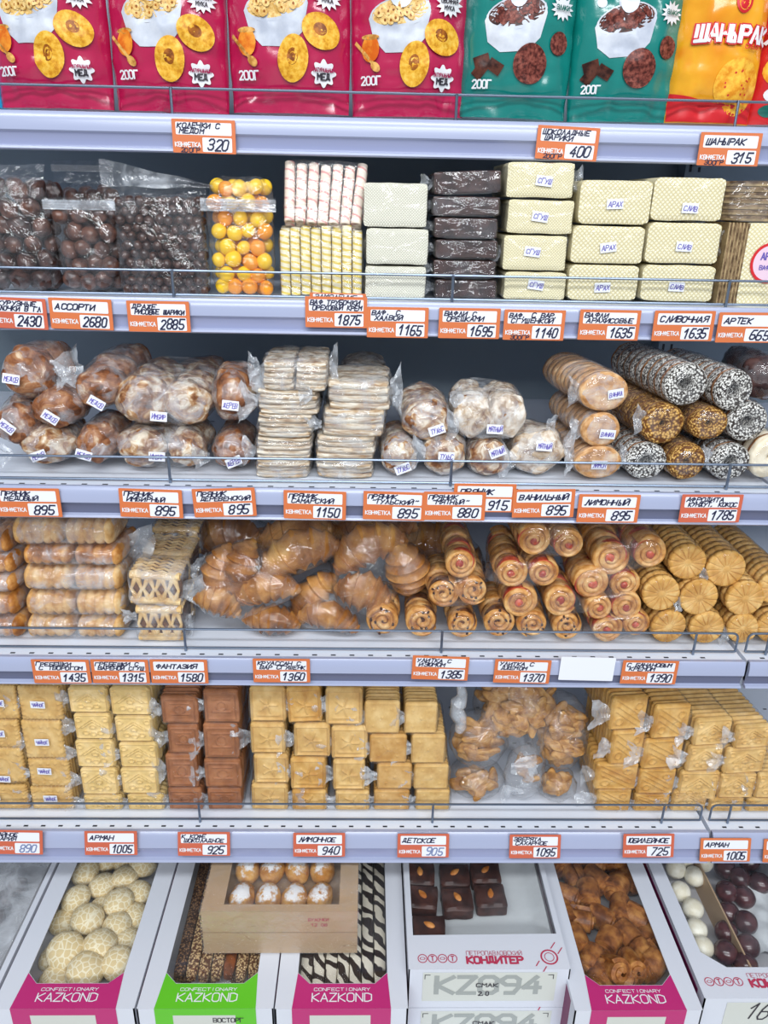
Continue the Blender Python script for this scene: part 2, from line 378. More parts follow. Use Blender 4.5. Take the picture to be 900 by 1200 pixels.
def price_tag(r, xa, yc, lines, price, label, kind='o', note=None, roll=0.0, dy=0.0, ink='ink', d_extra=0.0):
    d, zb, zt = ROWS[r]
    t_ = math.tan(TILT[r])
    p = P(xa, yc, d-0.0085); 
    if r == 4: p = P(xa, yc, d-0.0085-0.006)
    t = thing('price_tag', label, 'price tag', (p.x, p.y-dy, p.z), (-TILT[r], roll, 0), 'price tags on the shelf rails')
    put('card', TC[kind], t); put('name_strip', TC['name'], t); put('price_strip', TC['price'], t)
    put('brand_lettering', TC['brand'], t)
    m = MB(); f = lambda x, z: (x, -0.0004, z)
    n = len(lines)
    if n == 1: write(m, lines[0], -0.030, 0.0048, 0.0066, min(0.058, len(lines[0])*0.0066), 0.24, 0.25, f, 0, 0.06)
    else:
        for k, l in enumerate(lines): write(m, l, -0.0315+0.003*k, 0.0090-0.0062*k, 0.0052, min(0.059, len(l)*0.0056), 0.26, 0.22, f, 0, 0.07)
    if note: write(m, note, -0.028, -0.0172, 0.0045, 0.022, 0.22, 0.1, f, 0, 0.08)
    put('handwriting', m.mesh('handwriting', M['ink'], False), t)
    m = MB(); write(m, price, 0.0012 if len(price) > 3 else 0.004, -0.0145, 0.0112, 0.027 if len(price) > 3 else 0.023, 0.17, 0.28, f, 0, 0.05, cw=0.55)
    put('price_figures', m.mesh('price_figures', M[ink], False), t)
    return t
TAGS = [
 (0, 239, 160, ['КОЛЕЧКИ С', 'МЁДОМ'], '320', 'under the pink cereal pouches', 'o', '200ГР', 0.01),
 (0, 665, 168, ['ШОКОЛАДНЫЕ', 'ШАРИКИ'], '400', 'under the teal cereal pouches', 'o', '200ГР', 0.03),
 (0, 855, 175, ['ШАНЫРАК'], '315', 'under the yellow snack pouch', 'o', '300ГР', 0.0),
 (1, 18, 367, ['КУКУРУЗНЫЕ', 'ПАЛОЧКИ В ГЛ'], '2430', 'at the left edge under the bag of dark chunks', 'r', None, 0.03),
 (1, 95, 368, ['АССОРТИ'], '2680', 'second from the left on the second rail', 'o', None, 0.02),
 (1, 186, 371, ['ДРАЖЕ', 'РИСОВЫЕ ШАРИКИ'], '2885', 'under the tiny chocolate balls', 'o', None, 0.0),
 (1, 394, 366, ['ВАФ ТРУБОЧКИ', 'ОРЕХОВЫЙ КРЕМ'], '1875', 'under the striped wafer straws', 'o', None, 0.0),
 (1, 466, 378, ['ВАФ. С', 'ХАЛВОЙ'], '1165', 'under the stack of plain white wafer blocks', 'o', None, 0.0),
 (1, 550, 379, ['ВАФЛИ С', 'ОРЕШКАМИ'], '1695', 'under the stack of dark chocolate bars', 'o', None, 0.0),
 (1, 626, 381, ['ВАФ. С ВАР.', 'СГУЩЕНКОЙ'], '1140', 'under the four high stack of cream wafer blocks', 'o', '300ГР', 0.0),
 (1, 714, 381, ['ВАФЛИ', 'АРАХИСОВЫЕ'], '1635', 'under the middle stack of cream wafer blocks', 'o', None, 0.0),
 (1, 801, 382, ['СЛИВОЧНАЯ'], '1635', 'under the rightmost stack of cream wafer blocks', 'o', None, -0.01),
 (1, 876, 384, ['АРТЕК'], '665', 'at the right edge under the round brown wafers', 'o', None, -0.01),
 (2, 34, 589, ['ПРЯНИК', 'МЕДОВЫЙ'], '895', 'leftmost on the gingerbread rail', 'o', None, 0.0),
 (2, 177, 590, ['ПРЯНИК', 'ИМБИРНЫЙ'], '895', 'under the packs of paired gingerbreads', 'o', None, 0.02),
 (2, 263, 589, ['ПРЯНИК', 'ДЕРЕВЕНСКИЙ'], '895', 'beside the first wire post left of the slab stacks', 'o', None, -0.04),
 (2, 369, 592, ['ПРЯНИК', 'САМАРСКИЙ'], '1150', 'under the stacked gingerbread slabs', 'o', None, 0.02),
 (2, 462, 593, ['ПРЯНИК', '"ТУЛЬСКИЙ"'], '895', 'just right of the gingerbread slabs', 'o', None, 0.02),
 (2, 532.5, 593, ['ПРЯНИК', '"МЯТНЫЙ"'], '880', 'overlapping a higher tag on the gingerbread rail', 'o', None, 0.0),
 (2, 568, 584, ['ПРЯНИК'], '915', 'standing higher behind two neighbouring tags', 'o', None, 0.0),
 (2, 637, 590, ['ВАНИЛЬНЫЙ'], '895', 'left of the tan gingerbread rolls', 'o', None, -0.02),
 (2, 713, 596, ['ЛИМОННЫЙ'], '895', 'under the tan gingerbread rolls', 'o', None, 0.0),
 (2, 833, 596, ['АФРОДИТА', 'КУНЖУТ, КОКОС'], '1785', 'under the ring biscuits with seeds', 'r', None, -0.01),
 (3, 72, 787, ['ГРЕБЕШКИ', 'С ТВОРОГОМ'], '1435', 'first of three touching tags under the comb pastries', 'o', None, 0.0),
 (3, 141, 787, ['ГРЕБЕШКИ С', 'ВАРЕНОЙ СГУЩ'], '1315', 'second of three touching tags under the comb pastries', 'o', None, 0.0),
 (3, 210, 787, ['ФАНТАЗИЯ'], '1580', 'under the lattice pastries', 'o', None, 0.0),
 (3, 330, 786, ['КРУАССАН С', 'ВАР СГУЩЕНК'], '1360', 'under the croissants', 'o', None, 0.0),
 (3, 516, 783, ['УЛИТКА С', 'ИЗЮМОМ'], '1385', 'under the raisin whirls', 'o', None, 0.03),
 (3, 612, 787, ['УЛИТКА С', 'ДЖЕМОМ'], '1370', 'under the jam whirls, left of a blank card', 'o', None, 0.02),
 (3, 761, 788, ['С БАНАНОВЫМ', 'КРЕМОМ'], '1390', 'under the round petal biscuits', 'o', None, 0.01),
 (4, 19, 987, ['ЧАЙНОЕ', 'МАРИЯ'], '890', 'at the left edge of the biscuit rail', 'r', None, 0.02, 'inkpale'),
 (4, 130, 988, ['АРМАН'], '1005', 'under the pale embossed biscuits', 'r', None, 0.0),
 (4, 239, 989, ['К КОФЕ', 'ШОКОЛАДНОЕ'], '925', 'under the brown chocolate biscuits', 'r', None, 0.0),
 (4, 374, 990, ['ЛИМОННОЕ'], '940', 'under the middle stacks of golden biscuits', 'r', None, 0.0),
 (4, 496, 991, ['ДЕТСКОЕ'], '905', 'left of the animal biscuit bags, its figures faded', 'r', None, 0.0, 'inkpale'),
 (4, 627, 992, ['ЗВЕРЯТА', 'САХАРНОЕ'], '1095', 'under the bags of animal biscuits', 'r', None, 0.0),
 (4, 760, 991, ['ЮБИЛЕЙНОЕ'], '725', 'under the long biscuit packs', 'r', None, -0.01),
 (4, 850, 996, ['АРМАН'], '1005', 'on the neighbouring bay at the lower right', 'o', None, 0.0),
 (4, 924, 997, ['АРМАН'], '925', 'cut off by the right edge of the lowest rail', 'o', None, 0.0),
]
for q in TAGS:
    r, xa, yc, lines, price, where, kind, note, roll = q[:9]
    price_tag(r, xa, yc, lines, price, 'orange handwritten price tag reading ' + price + ' ' + where, kind, note, roll,
              dy=(-0.0012 if price == '915' else (0.0004 if price in ('880',) else 0)), ink=(q[9] if len(q) > 9 else 'ink'))
# extra slip above the 1875 tag, blank card on the fourth rail
p = P(396, 349, ROWS[1][0]-0.0070)
t = thing('paper_slip', 'handwritten slip showing above the 1875 price tag', 'tag', (p.x, p.y, p.z), (0, 0.01, 0))
put('card', sheet(0.068, 0.011, 0, 0.001, 0.0005).mesh('card', M['orange'], False), t)
m = MB(); 
put('name_strip', sheet(0.060, 0.0065, -0.0002, 0.001, 0.0002, 0, 0.0008).mesh('name_strip', M['paper'], False), t)
write(m, 'ЗАМОЛЕНИЕ', -0.028, -0.0012, 0.0045, 0.05, 0.22, 0.2, lambda x, z: (x, -0.0004, z), 0, 0.05); put('handwriting', m.mesh('handwriting', M['ink'], False), t)
p = P(688, 784, ROWS[3][0]-0.0085)
tag(put('blank_card', sheet(0.073, 0.036, 0, 0.001, 0.0006).mesh('blank_card', M['paper'], False), None, (p.x, p.y, p.z), (0, 0.02, 0)), 'blank white card in the fourth rail beside the 1370 tag', 'card')
# ------------------------------------------------------------------ shape generators
def rr_map(u, v, w, h, r):
    """square grid (-1..1) onto a rounded rectangle"""
    x, z = u*w/2, v*h/2; ix, iz = w/2-r, h/2-r
    qx = max(0, abs(x)-ix); qz = max(0, abs(z)-iz)
    if qx > 0 and qz > 0:
        l = math.hypot(qx, qz); k = max(qx, qz)/l
        x = math.copysign(ix+qx*k, x); z = math.copysign(iz+qz*k, z)
    return x, z
def slab(mb, w, h, t, r, pat=None, nx=22, nz_=18, bev=0.0022, amp=0.0012, y0=0.0, mi=0, cx=0, cz=0, wob=0.0, sd=0):
    """rounded biscuit standing upright: embossed front at y0, back at y0+t; centred on (cx, cz)"""
    def fr(i, j, back=False):
        u, v = -1+2*i/nx, -1+2*j/nz_
        x, z = rr_map(u, v, w, h, r)
        e = min(w/2-abs(x), h/2-abs(z))
        k = min(1.0, max(0.0, e/bev)); k = 1-(1-k)**2
        if wob: x += wob*nz(u*2, v*2, 0.3, sd); z += wob*nz(u*2, v*2, 5.3, sd)
        y = y0+bev*(1-k)
        if pat and not back: y += amp*pat(u, v)*k
        return (x+cx, y, z+cz)
    n = (nx+1)
    vs = [fr(i, j) for j in range(nz_+1) for i in range(nx+1)]
    fs = [(j*n+i, j*n+i+1, (j+1)*n+i+1, (j+1)*n+i) for j in range(nz_) for i in range(nx)]
    bd = [i for i in range(nx)] + [j*n+nx for j in range(nz_)] + [nz_*n+i for i in range(nx, 0, -1)] + [j*n for j in range(nz_, 0, -1)]
    b0 = len(vs)
    for q in bd: x, y, z = vs[q]; vs.append((x, y0+t-bev, z))
    for q in bd: x, y, z = vs[q]; vs.append((cx+(x-cx)*(1-bev*2/w), y0+t, cz+(z-cz)*(1-bev*2/h)))
    N = len(bd)
    for k in range(N):
        k2 = (k+1) % N
        fs.append((bd[k], b0+k, b0+k2, bd[k2])); fs.append((b0+k, b0+N+k, b0+N+k2, b0+k2))
    fs.append(tuple(b0+N+k for k in range(N)))
    mb.add(vs, fs, mi)
def ico(mb, c, rx, ry, rz, sub=3, amp=0.0, freq=2.0, sd=0, mi=0, fn=None):
    bm = bmesh.new(); bmesh.ops.create_icosphere(bm, subdivisions=sub, radius=1)
    vs = []
    for v in bm.verts:
        p = v.co; k = 1+amp*(nz(p.x*freq, p.y*freq, p.z*freq, sd)+0.5*nz(p.x*freq*2.3, p.y*freq*2.3, p.z*freq*2.3, sd+3)) if amp else 1
        q = (p.x*rx*k, p.y*ry*k, p.z*rz*k)
        if fn: q = fn(q)
        vs.append((c[0]+q[0], c[1]+q[1], c[2]+q[2]))
    bm.verts.ensure_lookup_table()
    fs = [[v.index for v in f.verts] for f in bm.faces]; bm.free(); mb.add(vs, fs, mi)
def film_box(w, h, L, sd=0, pad=0.0014, amp=0.0016, ex=5.0, n=28, ny=9, pinch=0.0, mat=None, y0=None):
    """wrapper drawn round a box of goods: front face on y=0, origin at the bottom middle"""
    m = MB(); rings = []
    y0 = -0.0018 if y0 is None else y0
    ys = [y0, y0, y0+0.001] + [0.004+(L-0.004)*k/ny for k in range(ny+1)] + [L+0.004]
    for q, y in enumerate(ys):
        ring = []
        sc = [0.0, 0.55, 0.93][q] if q < 3 else (1.0 if q < len(ys)-1 else 0.75)
        for k in range(n):
            a = 2*PI*(k+0.5)/n; c, s_ = math.cos(a), math.sin(a)
            rad = (abs(c)**ex+abs(s_)**ex)**(-1/ex)
            x, z = c*rad, s_*rad
            d = amp*(0.5+0.8*nz(x*2.2, y*40, z*2.2, sd)) + amp*0.5*nz(x*6, y*110, z*6, sd+4)
            X = x*(w/2+pad+max(-pad*0.3, d))*sc; Z = z*(h/2+pad*0.6+max(-pad*0.2, d*0.6))*sc+h/2
            yy = y + (0.0012*nz(x*5, 1, z*5, sd+2) if q < 3 else 0)
            ring.append((X, min(yy, -0.0006) if q < 3 else yy, max(0.0002, Z)))
        rings.append(ring)
    m.loft(rings, 0, True)
    return m.mesh('wrapper', mat or M['film_tight'])
def fin(length, height, sd=0, flare=1.4, side=-1):
    """gathered loose end of a wrapper sticking out sideways from x=0"""
    m = MB()
    def f(u, v):
        k = (v-0.5)*height*(0.35+u*(flare-0.35))
        return (side*u*length*(1+0.25*nz(v*4, u*2, 1, sd)), 0.006*nz(u*3, v*5, 2, sd)+0.012*u*nz(1, v*3, u, sd+2), k+0.004*nz(v*6, u*4, 3, sd))
    m.grid(f, 7, 10); return m.mesh('film_fold', M['film_white'])
def hull_film(pts, pad=0.0015, edge=0.009, amp=0.0022, sd=0, mat=None, name='bag_film', smooth=3, zmin=None, tails=()):
    """clear bag clinging round its contents: convex hull, subdivided and crumpled; tails are extra points it is drawn out to"""
    bm = bmesh.new()
    for p in pts: bm.verts.new(p)
    for p in tails: bm.verts.new(p)
    r = bmesh.ops.convex_hull(bm, input=bm.verts)
    bmesh.ops.delete(bm, geom=list({g for g in r['geom_interior']+r['geom_unused'] if isinstance(g, bmesh.types.BMVert)}), context='VERTS')
    for it in range(6):
        lg = [e for e in bm.edges if e.calc_length() > edge]
        if not lg or len(bm.verts) > 5000: break
        bmesh.ops.subdivide_edges(bm, edges=lg, cuts=1, use_grid_fill=False)
        bmesh.ops.triangulate(bm, faces=bm.faces)
    for k in range(smooth): bmesh.ops.smooth_vert(bm, verts=bm.verts, factor=0.4, use_axis_x=True, use_axis_y=True, use_axis_z=True)
    bm.normal_update()
    for v in bm.verts:
        p = v.co
        a = nz(p.x*70, p.y*70, p.z*70, sd); b = 1-abs(nz(p.x*45, p.y*60, p.z*45, sd+9))*2
        v.co = p + v.normal*(pad + amp*0.8*a + amp*0.7*b)
        if zmin is not None and v.co.z < zmin: v.co.z = zmin
    me = bpy.data.meshes.new(name); bm.to_mesh(me); bm.free(); me.materials.append(mat or M['film']); me.shade_smooth(); return me
def mpts(me, mat, step=3):
    vs = me.vertices; return [mat @ vs[i].co for i in range(0, len(vs), step)]
def TM(loc, rot=(0,0,0), sc=1.0):
    from mathutils import Euler
    return Matrix.Translation(loc) @ Euler(rot).to_matrix().to_4x4() @ Matrix.Diagonal((sc, sc, sc, 1) if not isinstance(sc, tuple) else (*sc, 1))
def place(name, me, mat, parent=None, label=None):
    o = bpy.data.objects.new(name, me); C.objects.link(o)
    if parent is not None: o.parent = parent
    o.matrix_local = mat
    if label: o['label'] = label
    return o
def face(x0, y0, x1, y1, d):
    """a face seen between these pixels, standing upright d metres away: bottom-middle point, width, height"""
    a = P(x0, (y0+y1)/2, d); b = P(x1, (y0+y1)/2, d); t = P((x0+x1)/2, y0, d); m_ = P((x0+x1)/2, y1, d)
    return Vector((m_.x*0.5+t.x*0.5, d, m_.z)), b.x-a.x, t.z-m_.z
STK = sheet(0.020, 0.0115, 0, 0.0006, 0.0002).mesh('sticker', M['paper'], False)
def _stk(txt):
    m = MB(); write(m, txt, 0, -0.003, 0.0055, 0.016, 0.16, 0.2, lambda x, z: (x, -0.0002, z), 0, 0.1, True); return m.mesh('sticker_writing', M['violet'], False)
STW = {k: _stk(k) for k in ('СЛИВ', 'СГУЩ', 'АРАХ', 'МЕДОВ', 'ИМБИР', 'ДЕРЕВ', 'ТУЛЬС', 'МЯТНЫЙ', 'ВАНИЛ', 'ЛИМОН', 'ЧАЙНОЕ')}
def sticker(parent, loc, txt, roll=0.0, rx=0.0, sc=1.0, rz=0.0):
    s = put('sticker', STK, parent, loc, (rx, roll, rz), (sc, sc, sc), 'small white paper sticker'); put('sticker_writing', STW[txt], s); return s

# ------------------------------------------------------------------ row 1: printed pouches
M['pink'] = plain('pouch_pink', S(178, 22, 74), 0.22, 0.5, 0.8, 0, 60, 0.25, 0.002)
M['teal'] = plain('pouch_teal', S(8, 122, 114), 0.22, 0.5, 0.8, 0, 60, 0.25, 0.002)
M['yellow'] = food('pouch_yellow', [(0.3, S(228, 140, 16)), (0.55, S(236, 168, 30)), (0.75, S(230, 104, 24))], 14, 0.28, 60, 0.25, 0.002, 0.5, 3, 0.5)
M['redp'] = plain('pouch_red', S(204, 30, 36), 0.22, 0.5, 0.8, 0, 60, 0.25, 0.002)
M['bluep'] = plain('pouch_blue', S(20, 150, 200), 0.3, 0.5, 0.4)
M['milk'] = plain('print_milk', S(205, 212, 224), 0.3, 0.5, 0.4)
M['bowl'] = food('print_bowl', [(0.35, S(176, 182, 196)), (0.6, S(212, 216, 224))], 20, 0.3, 60, 0.1)
M['ring'] = food('print_ring', [(0.35, S(196, 130, 24)), (0.5, S(228, 170, 50)), (0.68, S(244, 200, 90))], 160, 0.4, 300, 0.4)
M['ringd'] = food('print_ring_hole', [(0.4, S(120, 62, 14)), (0.6, S(176, 104, 30))], 120, 0.4, 300, 0.2)
M['cereal'] = food('print_cereal', [(0.4, S(206, 160, 84)), (0.62, S(240, 208, 140))], 200, 0.4, 300, 0.3)
M['honey'] = food('print_honey', [(0.4, S(206, 96, 22)), (0.6, S(236, 150, 50))], 60, 0.3, 60, 0.1)
M['wood'] = food('print_wood', [(0.4, S(170, 112, 44)), (0.6, S(226, 176, 96))], 120, 0.4, 60, 0.1)
M['cocoa'] = food('print_cocoa_ball', [(0.38, S(66, 26, 22)), (0.5, S(110, 52, 44)), (0.66, S(150, 84, 70))], 220, 0.4, 350, 0.6)
M['cocoad'] = food('print_chocolate', [(0.4, S(44, 20, 16)), (0.6, S(92, 50, 38))], 90, 0.35, 100, 0.2)
M['printpink'] = plain('print_pink_ink', S(160, 24, 78), 0.4)
M['printteal'] = plain('print_teal_ink', S(10, 100, 88), 0.4)
M['printred'] = plain('print_red_ink', S(206, 32, 40), 0.4)
M['chip'] = food('print_crisp', [(0.4, S(222, 140, 30)), (0.6, S(250, 196, 70))], 90, 0.4, 100, 0.2)
M['dark'] = plain('print_dark', S(40, 34, 44), 0.5)

def pouch(name, label, group, xa, xb, yb, d, Hh, mat, art, letters, cat='cereal pouch', sd=0, roll=0.0, T=0.030):
    b, w_, _ = face(xa+2, yb-60, xb-2, yb, d); W = w_*0.985
    zb = P((xa+xb)/2, yb, d).z; zb = max(zb, deckz(0)+0.0005)
    xm = P((xa+xb)/2, yb-40, d).x
    def surf(x, z):
        u = max(-1, min(1, 2*x/W)); v = z/Hh
        e = max(0, 1-abs(u)**2.4)**0.75
        p = (0.35+0.65*math.sin(min(1, max(0, v)*2.6)*PI/2))*(1-max(0, (v-0.62)/0.38)**2)
        y = -T*e*p - 0.0034*nz(x*48, z*15, 0, sd)*(0.4+e) - 0.0024*nz(x*20, z*60, 3, sd)-0.0016*(1-abs(nz(x*40+z*30, z*40-x*20, 7, sd))*2)
        if v < 0.10: y -= 0.0015*math.cos(v/0.10*PI)
        return y
    def edge(x, z):          # side seams wander a little
        v = z/Hh; return x*(1-0.03*max(0, 1-v*5)+0.012*nz(0, z*30, x > 0, sd))
    root = thing(name, label, cat, (xm, d, zb), (0, roll, 0), group)
    m = MB(); nu, nv = 34, 44
    def f(side): return lambda u, v: (edge((u-0.5)*W, v*Hh), (surf((u-0.5)*W, v*Hh) if side < 0 else 0.002+0.02*max(0, 1-abs(2*u-1)**2.4)*(1-v)), v*Hh)
    m.grid(f(-1), nu, nv); m.grid(f(1), nu, nv)
    pb = [i for i in range(nu+1)]; n = nu+1; o2 = (nu+1)*(nv+1)
    bd = [i for i in range(nu)] + [j*n+nu for j in range(nv)] + [nv*n+i for i in range(nu, 0, -1)] + [j*n for j in range(nv, 0, -1)]
    for k in range(len(bd)):
        a, c = bd[k], bd[(k+1) % len(bd)]; m.f.append([a, c, c+o2, a+o2]); m.m.append(0)
    put('pouch', m.mesh('pouch', mat, True, 60), root)
    mats = []; q = MB(); lvl = [0]
    def on(off): return lambda x, z: (edge(x, z), surf(x, z)-off, z)
    def mi(mm):
        if mm not in mats: mats.append(mm)
        return mats.index(mm)
    def poly(pts, mm, rings=4, lv=None):
        dense = []
        for a, b in zip(pts, pts[1:]+pts[:1]):
            k_ = max(1, int(math.hypot(b[0]-a[0], b[1]-a[1])/0.005))
            dense += [(a[0]+(b[0]-a[0])*i/k_, a[1]+(b[1]-a[1])*i/k_) for i in range(k_)]
        pts = dense; rings = max(rings, int(max(math.hypot(p[0]-pts[0][0], p[1]-pts[0][1]) for p in pts)/0.006))
        lvl[0] += 1; off = 0.0008+0.000035*lvl[0] if lv is None else lv
        cx = sum(p[0] for p in pts)/len(pts); cz = sum(p[1] for p in pts)/len(pts); n = len(pts)
        vs = [on(off)(cx, cz)]; fs = []
        for k in range(1, rings+1):
            for (x, z) in pts: vs.append(on(off)(cx+(x-cx)*k/rings, cz+(z-cz)*k/rings))
        for i in range(n):
            j = (i+1) % n; fs.append((0, 1+i, 1+j))
            for k in range(rings-1): fs.append((1+k*n+i, 1+(k+1)*n+i, 1+(k+1)*n+j, 1+k*n+j))
        q.add(vs, fs, mi(M[mm]))
    def ell(cx, cz, a, b, mm, rot=0, n=22, rings=3, z0=-9, z1=9):
        c, s_ = math.cos(rot), math.sin(rot); pts = []
        for k in range(n):
            t = 2*PI*k/n; x, z = a*math.cos(t), b*math.sin(t); pts.append((cx+x*c-z*s_, max(z0, min(z1, cz+x*s_+z*c))))
        poly(pts, mm, rings)
    def burst(cx, cz, r1, r2, n, mm):
        poly([(cx+(r1 if k % 2 else r2)*math.cos(PI*k/n), cz+(r1 if k % 2 else r2)*0.85*math.sin(PI*k/n)) for k in range(2*n)], mm, 2)
    def flower(cx, cz, r, mm):
        poly([(cx+r*(0.86+0.14*math.cos(8*2*PI*k/64))*math.cos(2*PI*k/64), cz+r*(0.86+0.14*math.cos(8*2*PI*k/64))*math.sin(2*PI*k/64)) for k in range(64)], mm, 3)
    art(poly, ell, burst, flower, W)
    put('front_print', q.mesh('front_print', mats, True, 80), root)
    q = MB(); mats = []
    letters(lambda s_, x, z, h, wd, mm, st=0.17, sh=0.0, off=0.0054, ctr=True: write(q, s_, x, z, h, wd, st, sh, on(off), mi(M[mm]), 0, ctr), W)
    put('lettering', q.mesh('lettering', mats, False), root)
    return root
RA = random.Random(3)
def ring_art(poly, ell, burst, flower, W):
    k = W/0.1415
    bx, bz = -0.013*k, 0.098*k
    for a, b, r1, r2 in ((0.0, 0.036, 0.013, 0.026), (-0.018, 0.052, 0.010, 0.010), (0.018, 0.05, 0.010, 0.012), (-0.031, 0.030, 0.006, 0.006), (0.030, 0.032, 0.008, 0.006)):
        ell(bx+a*k, bz+b*k, r1*k, r2*k, 'milk', 0.3*a*50, 18, 3)
    for sx in (-1, 1): ell(bx+sx*0.028*k, bz+0.040*k, 0.014*k, 0.003*k, 'milk', sx*0.6, 14, 2)
    poly([(bx-0.036*k, bz+0.004*k), (bx-0.030*k, bz-0.018*k), (bx-0.016*k, bz-0.031*k), (bx+0.016*k, bz-0.031*k), (bx+0.031*k, bz-0.016*k), (bx+0.037*k, bz+0.012*k), (bx+0.034*k, bz+0.022*k), (bx-0.033*k, bz+0.010*k)], 'bowl', 5)
    ell(bx+0.001*k, bz+0.010*k, 0.036*k, 0.016*k, 'bowl', 0.17, 26, 3)
    ell(bx+0.001*k, bz+0.011*k, 0.0335*k, 0.0135*k, 'cereal', 0.17, 26, 3)
    for i in range(34):
        a = RA.uniform(0, 2*PI); q = RA.random()**0.5
        x, z = bx+0.029*k*q*math.cos(a), bz+(0.012+0.010*q*math.sin(a)+0.005*q*math.cos(a))*k
        ell(x, z, 0.0042*k, 0.0046*k, 'cereal', RA.random(), 10, 1); ell(x+0.0003, z, 0.0014*k, 0.0017*k, 'ringd', 0, 8, 1)
    ell(bx+0.002*k, bz+0.026*k, 0.013*k, 0.012*k, 'milk', 0, 16, 2)
    ell(-0.047*k, 0.071*k, 0.0105*k, 0.014*k, 'honey', 0, 18, 2)
    ell(-0.047*k, 0.083*k, 0.0105*k, 0.003*k, 'wood', 0, 14, 1)
    poly([(-0.066*k, 0.077*k), (-0.064*k, 0.080*k), (-0.042*k, 0.056*k), (-0.044*k, 0.053*k)], 'wood', 3); ell(-0.041*k, 0.052*k, 0.0045*k, 0.0065*k, 'wood', 0.8, 14, 2)
    for (x, z, a, b, r) in ((0.038, 0.083, 0.022, 0.0175, -0.5), (0.006, 0.055, 0.0175, 0.024, -0.15)):
        ell(x*k, z*k, a*k, b*k, 'ring', r, 28, 3); ell((x-0.0006)*k, (z+0.002)*k, a*0.36*k, b*0.36*k, 'ringd', r, 18, 2)
    burst(0.046*k, 0.117*k, 0.011*k, 0.0165*k, 13, 'white'); flower(0.041*k, 0.041*k, 0.0145*k, 'white')
def ring_txt(tx, W):
    k = W/0.1415
    tx('200Г', -0.058*k, 0.0335*k, 0.0085*k, 0.023*k, 'white', 0.2, 0, ctr=False)
    tx('ОВСЯНАЯ', 0.046*k, 0.118*k, 0.0042*k, 0.020*k, 'dark', 0.2); tx('МУКА', 0.046*k, 0.111*k, 0.0042*k, 0.012*k, 'dark', 0.2)
    tx('НАТУРАЛЬНЫЙ', 0.041*k, 0.0425*k, 0.0036*k, 0.023*k, 'printpink', 0.2); tx('МЁД', 0.041*k, 0.0345*k, 0.0062*k, 0.014*k, 'dark', 0.24)
    tx('С МЁДОМ', 0.015*k, 0.172*k, 0.010*k, 0.06*k, 'white', 0.2); tx('КОЛЕЧКИ', 0.0, 0.187*k, 0.016*k, 0.10*k, 'white', 0.2)
def ball_art(poly, ell, burst, flower, W):
    k = W/0.136
    bx, bz = -0.010*k, 0.098*k
    for a, b, r1, r2 in ((0.0, 0.040, 0.012, 0.034), (-0.022, 0.055, 0.008, 0.012), (0.018, 0.058, 0.009, 0.014), (-0.030, 0.030, 0.006, 0.005)):
        ell(bx+a*k, bz+b*k, r1*k, r2*k, 'milk', 0.3*a*50, 18, 3)
    poly([(bx-0.036*k, bz+0.004*k), (bx-0.031*k, bz-0.018*k), (bx-0.016*k, bz-0.029*k), (bx+0.016*k, bz-0.027*k), (bx+0.031*k, bz-0.012*k), (bx+0.037*k, bz+0.014*k), (bx+0.034*k, bz+0.024*k), (bx-0.033*k, bz+0.010*k)], 'bowl', 5)
    ell(bx+0.001*k, bz+0.012*k, 0.036*k, 0.017*k, 'bowl', 0.19, 26, 3); ell(bx+0.001*k, bz+0.013*k, 0.0335*k, 0.0145*k, 'cocoad', 0.19, 26, 3)
    for i in range(32):
        a = RA.uniform(0, 2*PI); q = RA.random()**0.5
        ell(bx+0.029*k*q*math.cos(a), bz+(0.014+0.011*q*math.sin(a)+0.0055*q*math.cos(a))*k, 0.0042*k, 0.0042*k, 'cocoa', 0, 10, 1)
    ell(bx+0.001*k, bz+0.030*k, 0.011*k, 0.012*k, 'milk', 0, 16, 2)
    for (x, z, s_) in ((-0.046, 0.060, 0.3), (-0.030, 0.054, -0.5), (-0.047, 0.050, 0.9)):
        c, n = math.cos(s_), math.sin(s_); h = 0.009*k
        poly([(x*k+(a*c-b*n)*h, z*k+(a*n+b*c)*h) for a, b in ((-1, -0.7), (1, -0.7), (1, 0.7), (-1, 0.7))], 'cocoad', 3)
    ell(0.046*k, 0.082*k, 0.0115*k, 0.0125*k, 'cocoa', 0, 20, 2); ell(0.012*k, 0.058*k, 0.021*k, 0.0215*k, 'cocoa', 0, 28, 3)
    burst(0.046*k, 0.118*k, 0.010*k, 0.0155*k, 13, 'white')
def ball_txt(tx, W):
    k = W/0.136
    tx('200Г', -0.055*k, 0.031*k, 0.0085*k, 0.022*k, 'white', 0.2, 0, ctr=False); tx('ЗЛАКИ', 0.046*k, 0.116*k, 0.0046*k, 0.017*k, 'printteal', 0.22)
    tx('ШОКОЛАДНЫЕ', 0.02*k, 0.142*k, 0.0066*k, 0.06*k, 'white', 0.2, 0); tx('ШАРИКИ', 0.015*k, 0.155*k, 0.012*k, 0.07*k, 'white', 0.22, 0)
def yel_art(poly, ell, burst, flower, W):
    poly([(-W*0.49, 0.001), (W*0.49, 0.001), (W*0.49, 0.026), (0, 0.022), (-W*0.49, 0.032)], 'printred', 8)
    ell(0.020, 0.044, 0.028, 0.026, 'chip', 0.5, 26, 4); ell(0.030, 0.036, 0.022, 0.028, 'chip', -0.3, 26, 4)
    for i in range(14): ell(RA.uniform(0.005, 0.04), RA.uniform(0.028, 0.058), 0.0012, 0.0012, 'printred', 0, 8, 1)
    ell(0.012, 0.128, 0.011, 0.013, 'printred', 0, 20, 2); ell(0.012, 0.128, 0.008, 0.010, 'chip', 0, 20, 2); ell(0.012, 0.125, 0.006, 0.005, 'printred', 0.3, 16, 2)
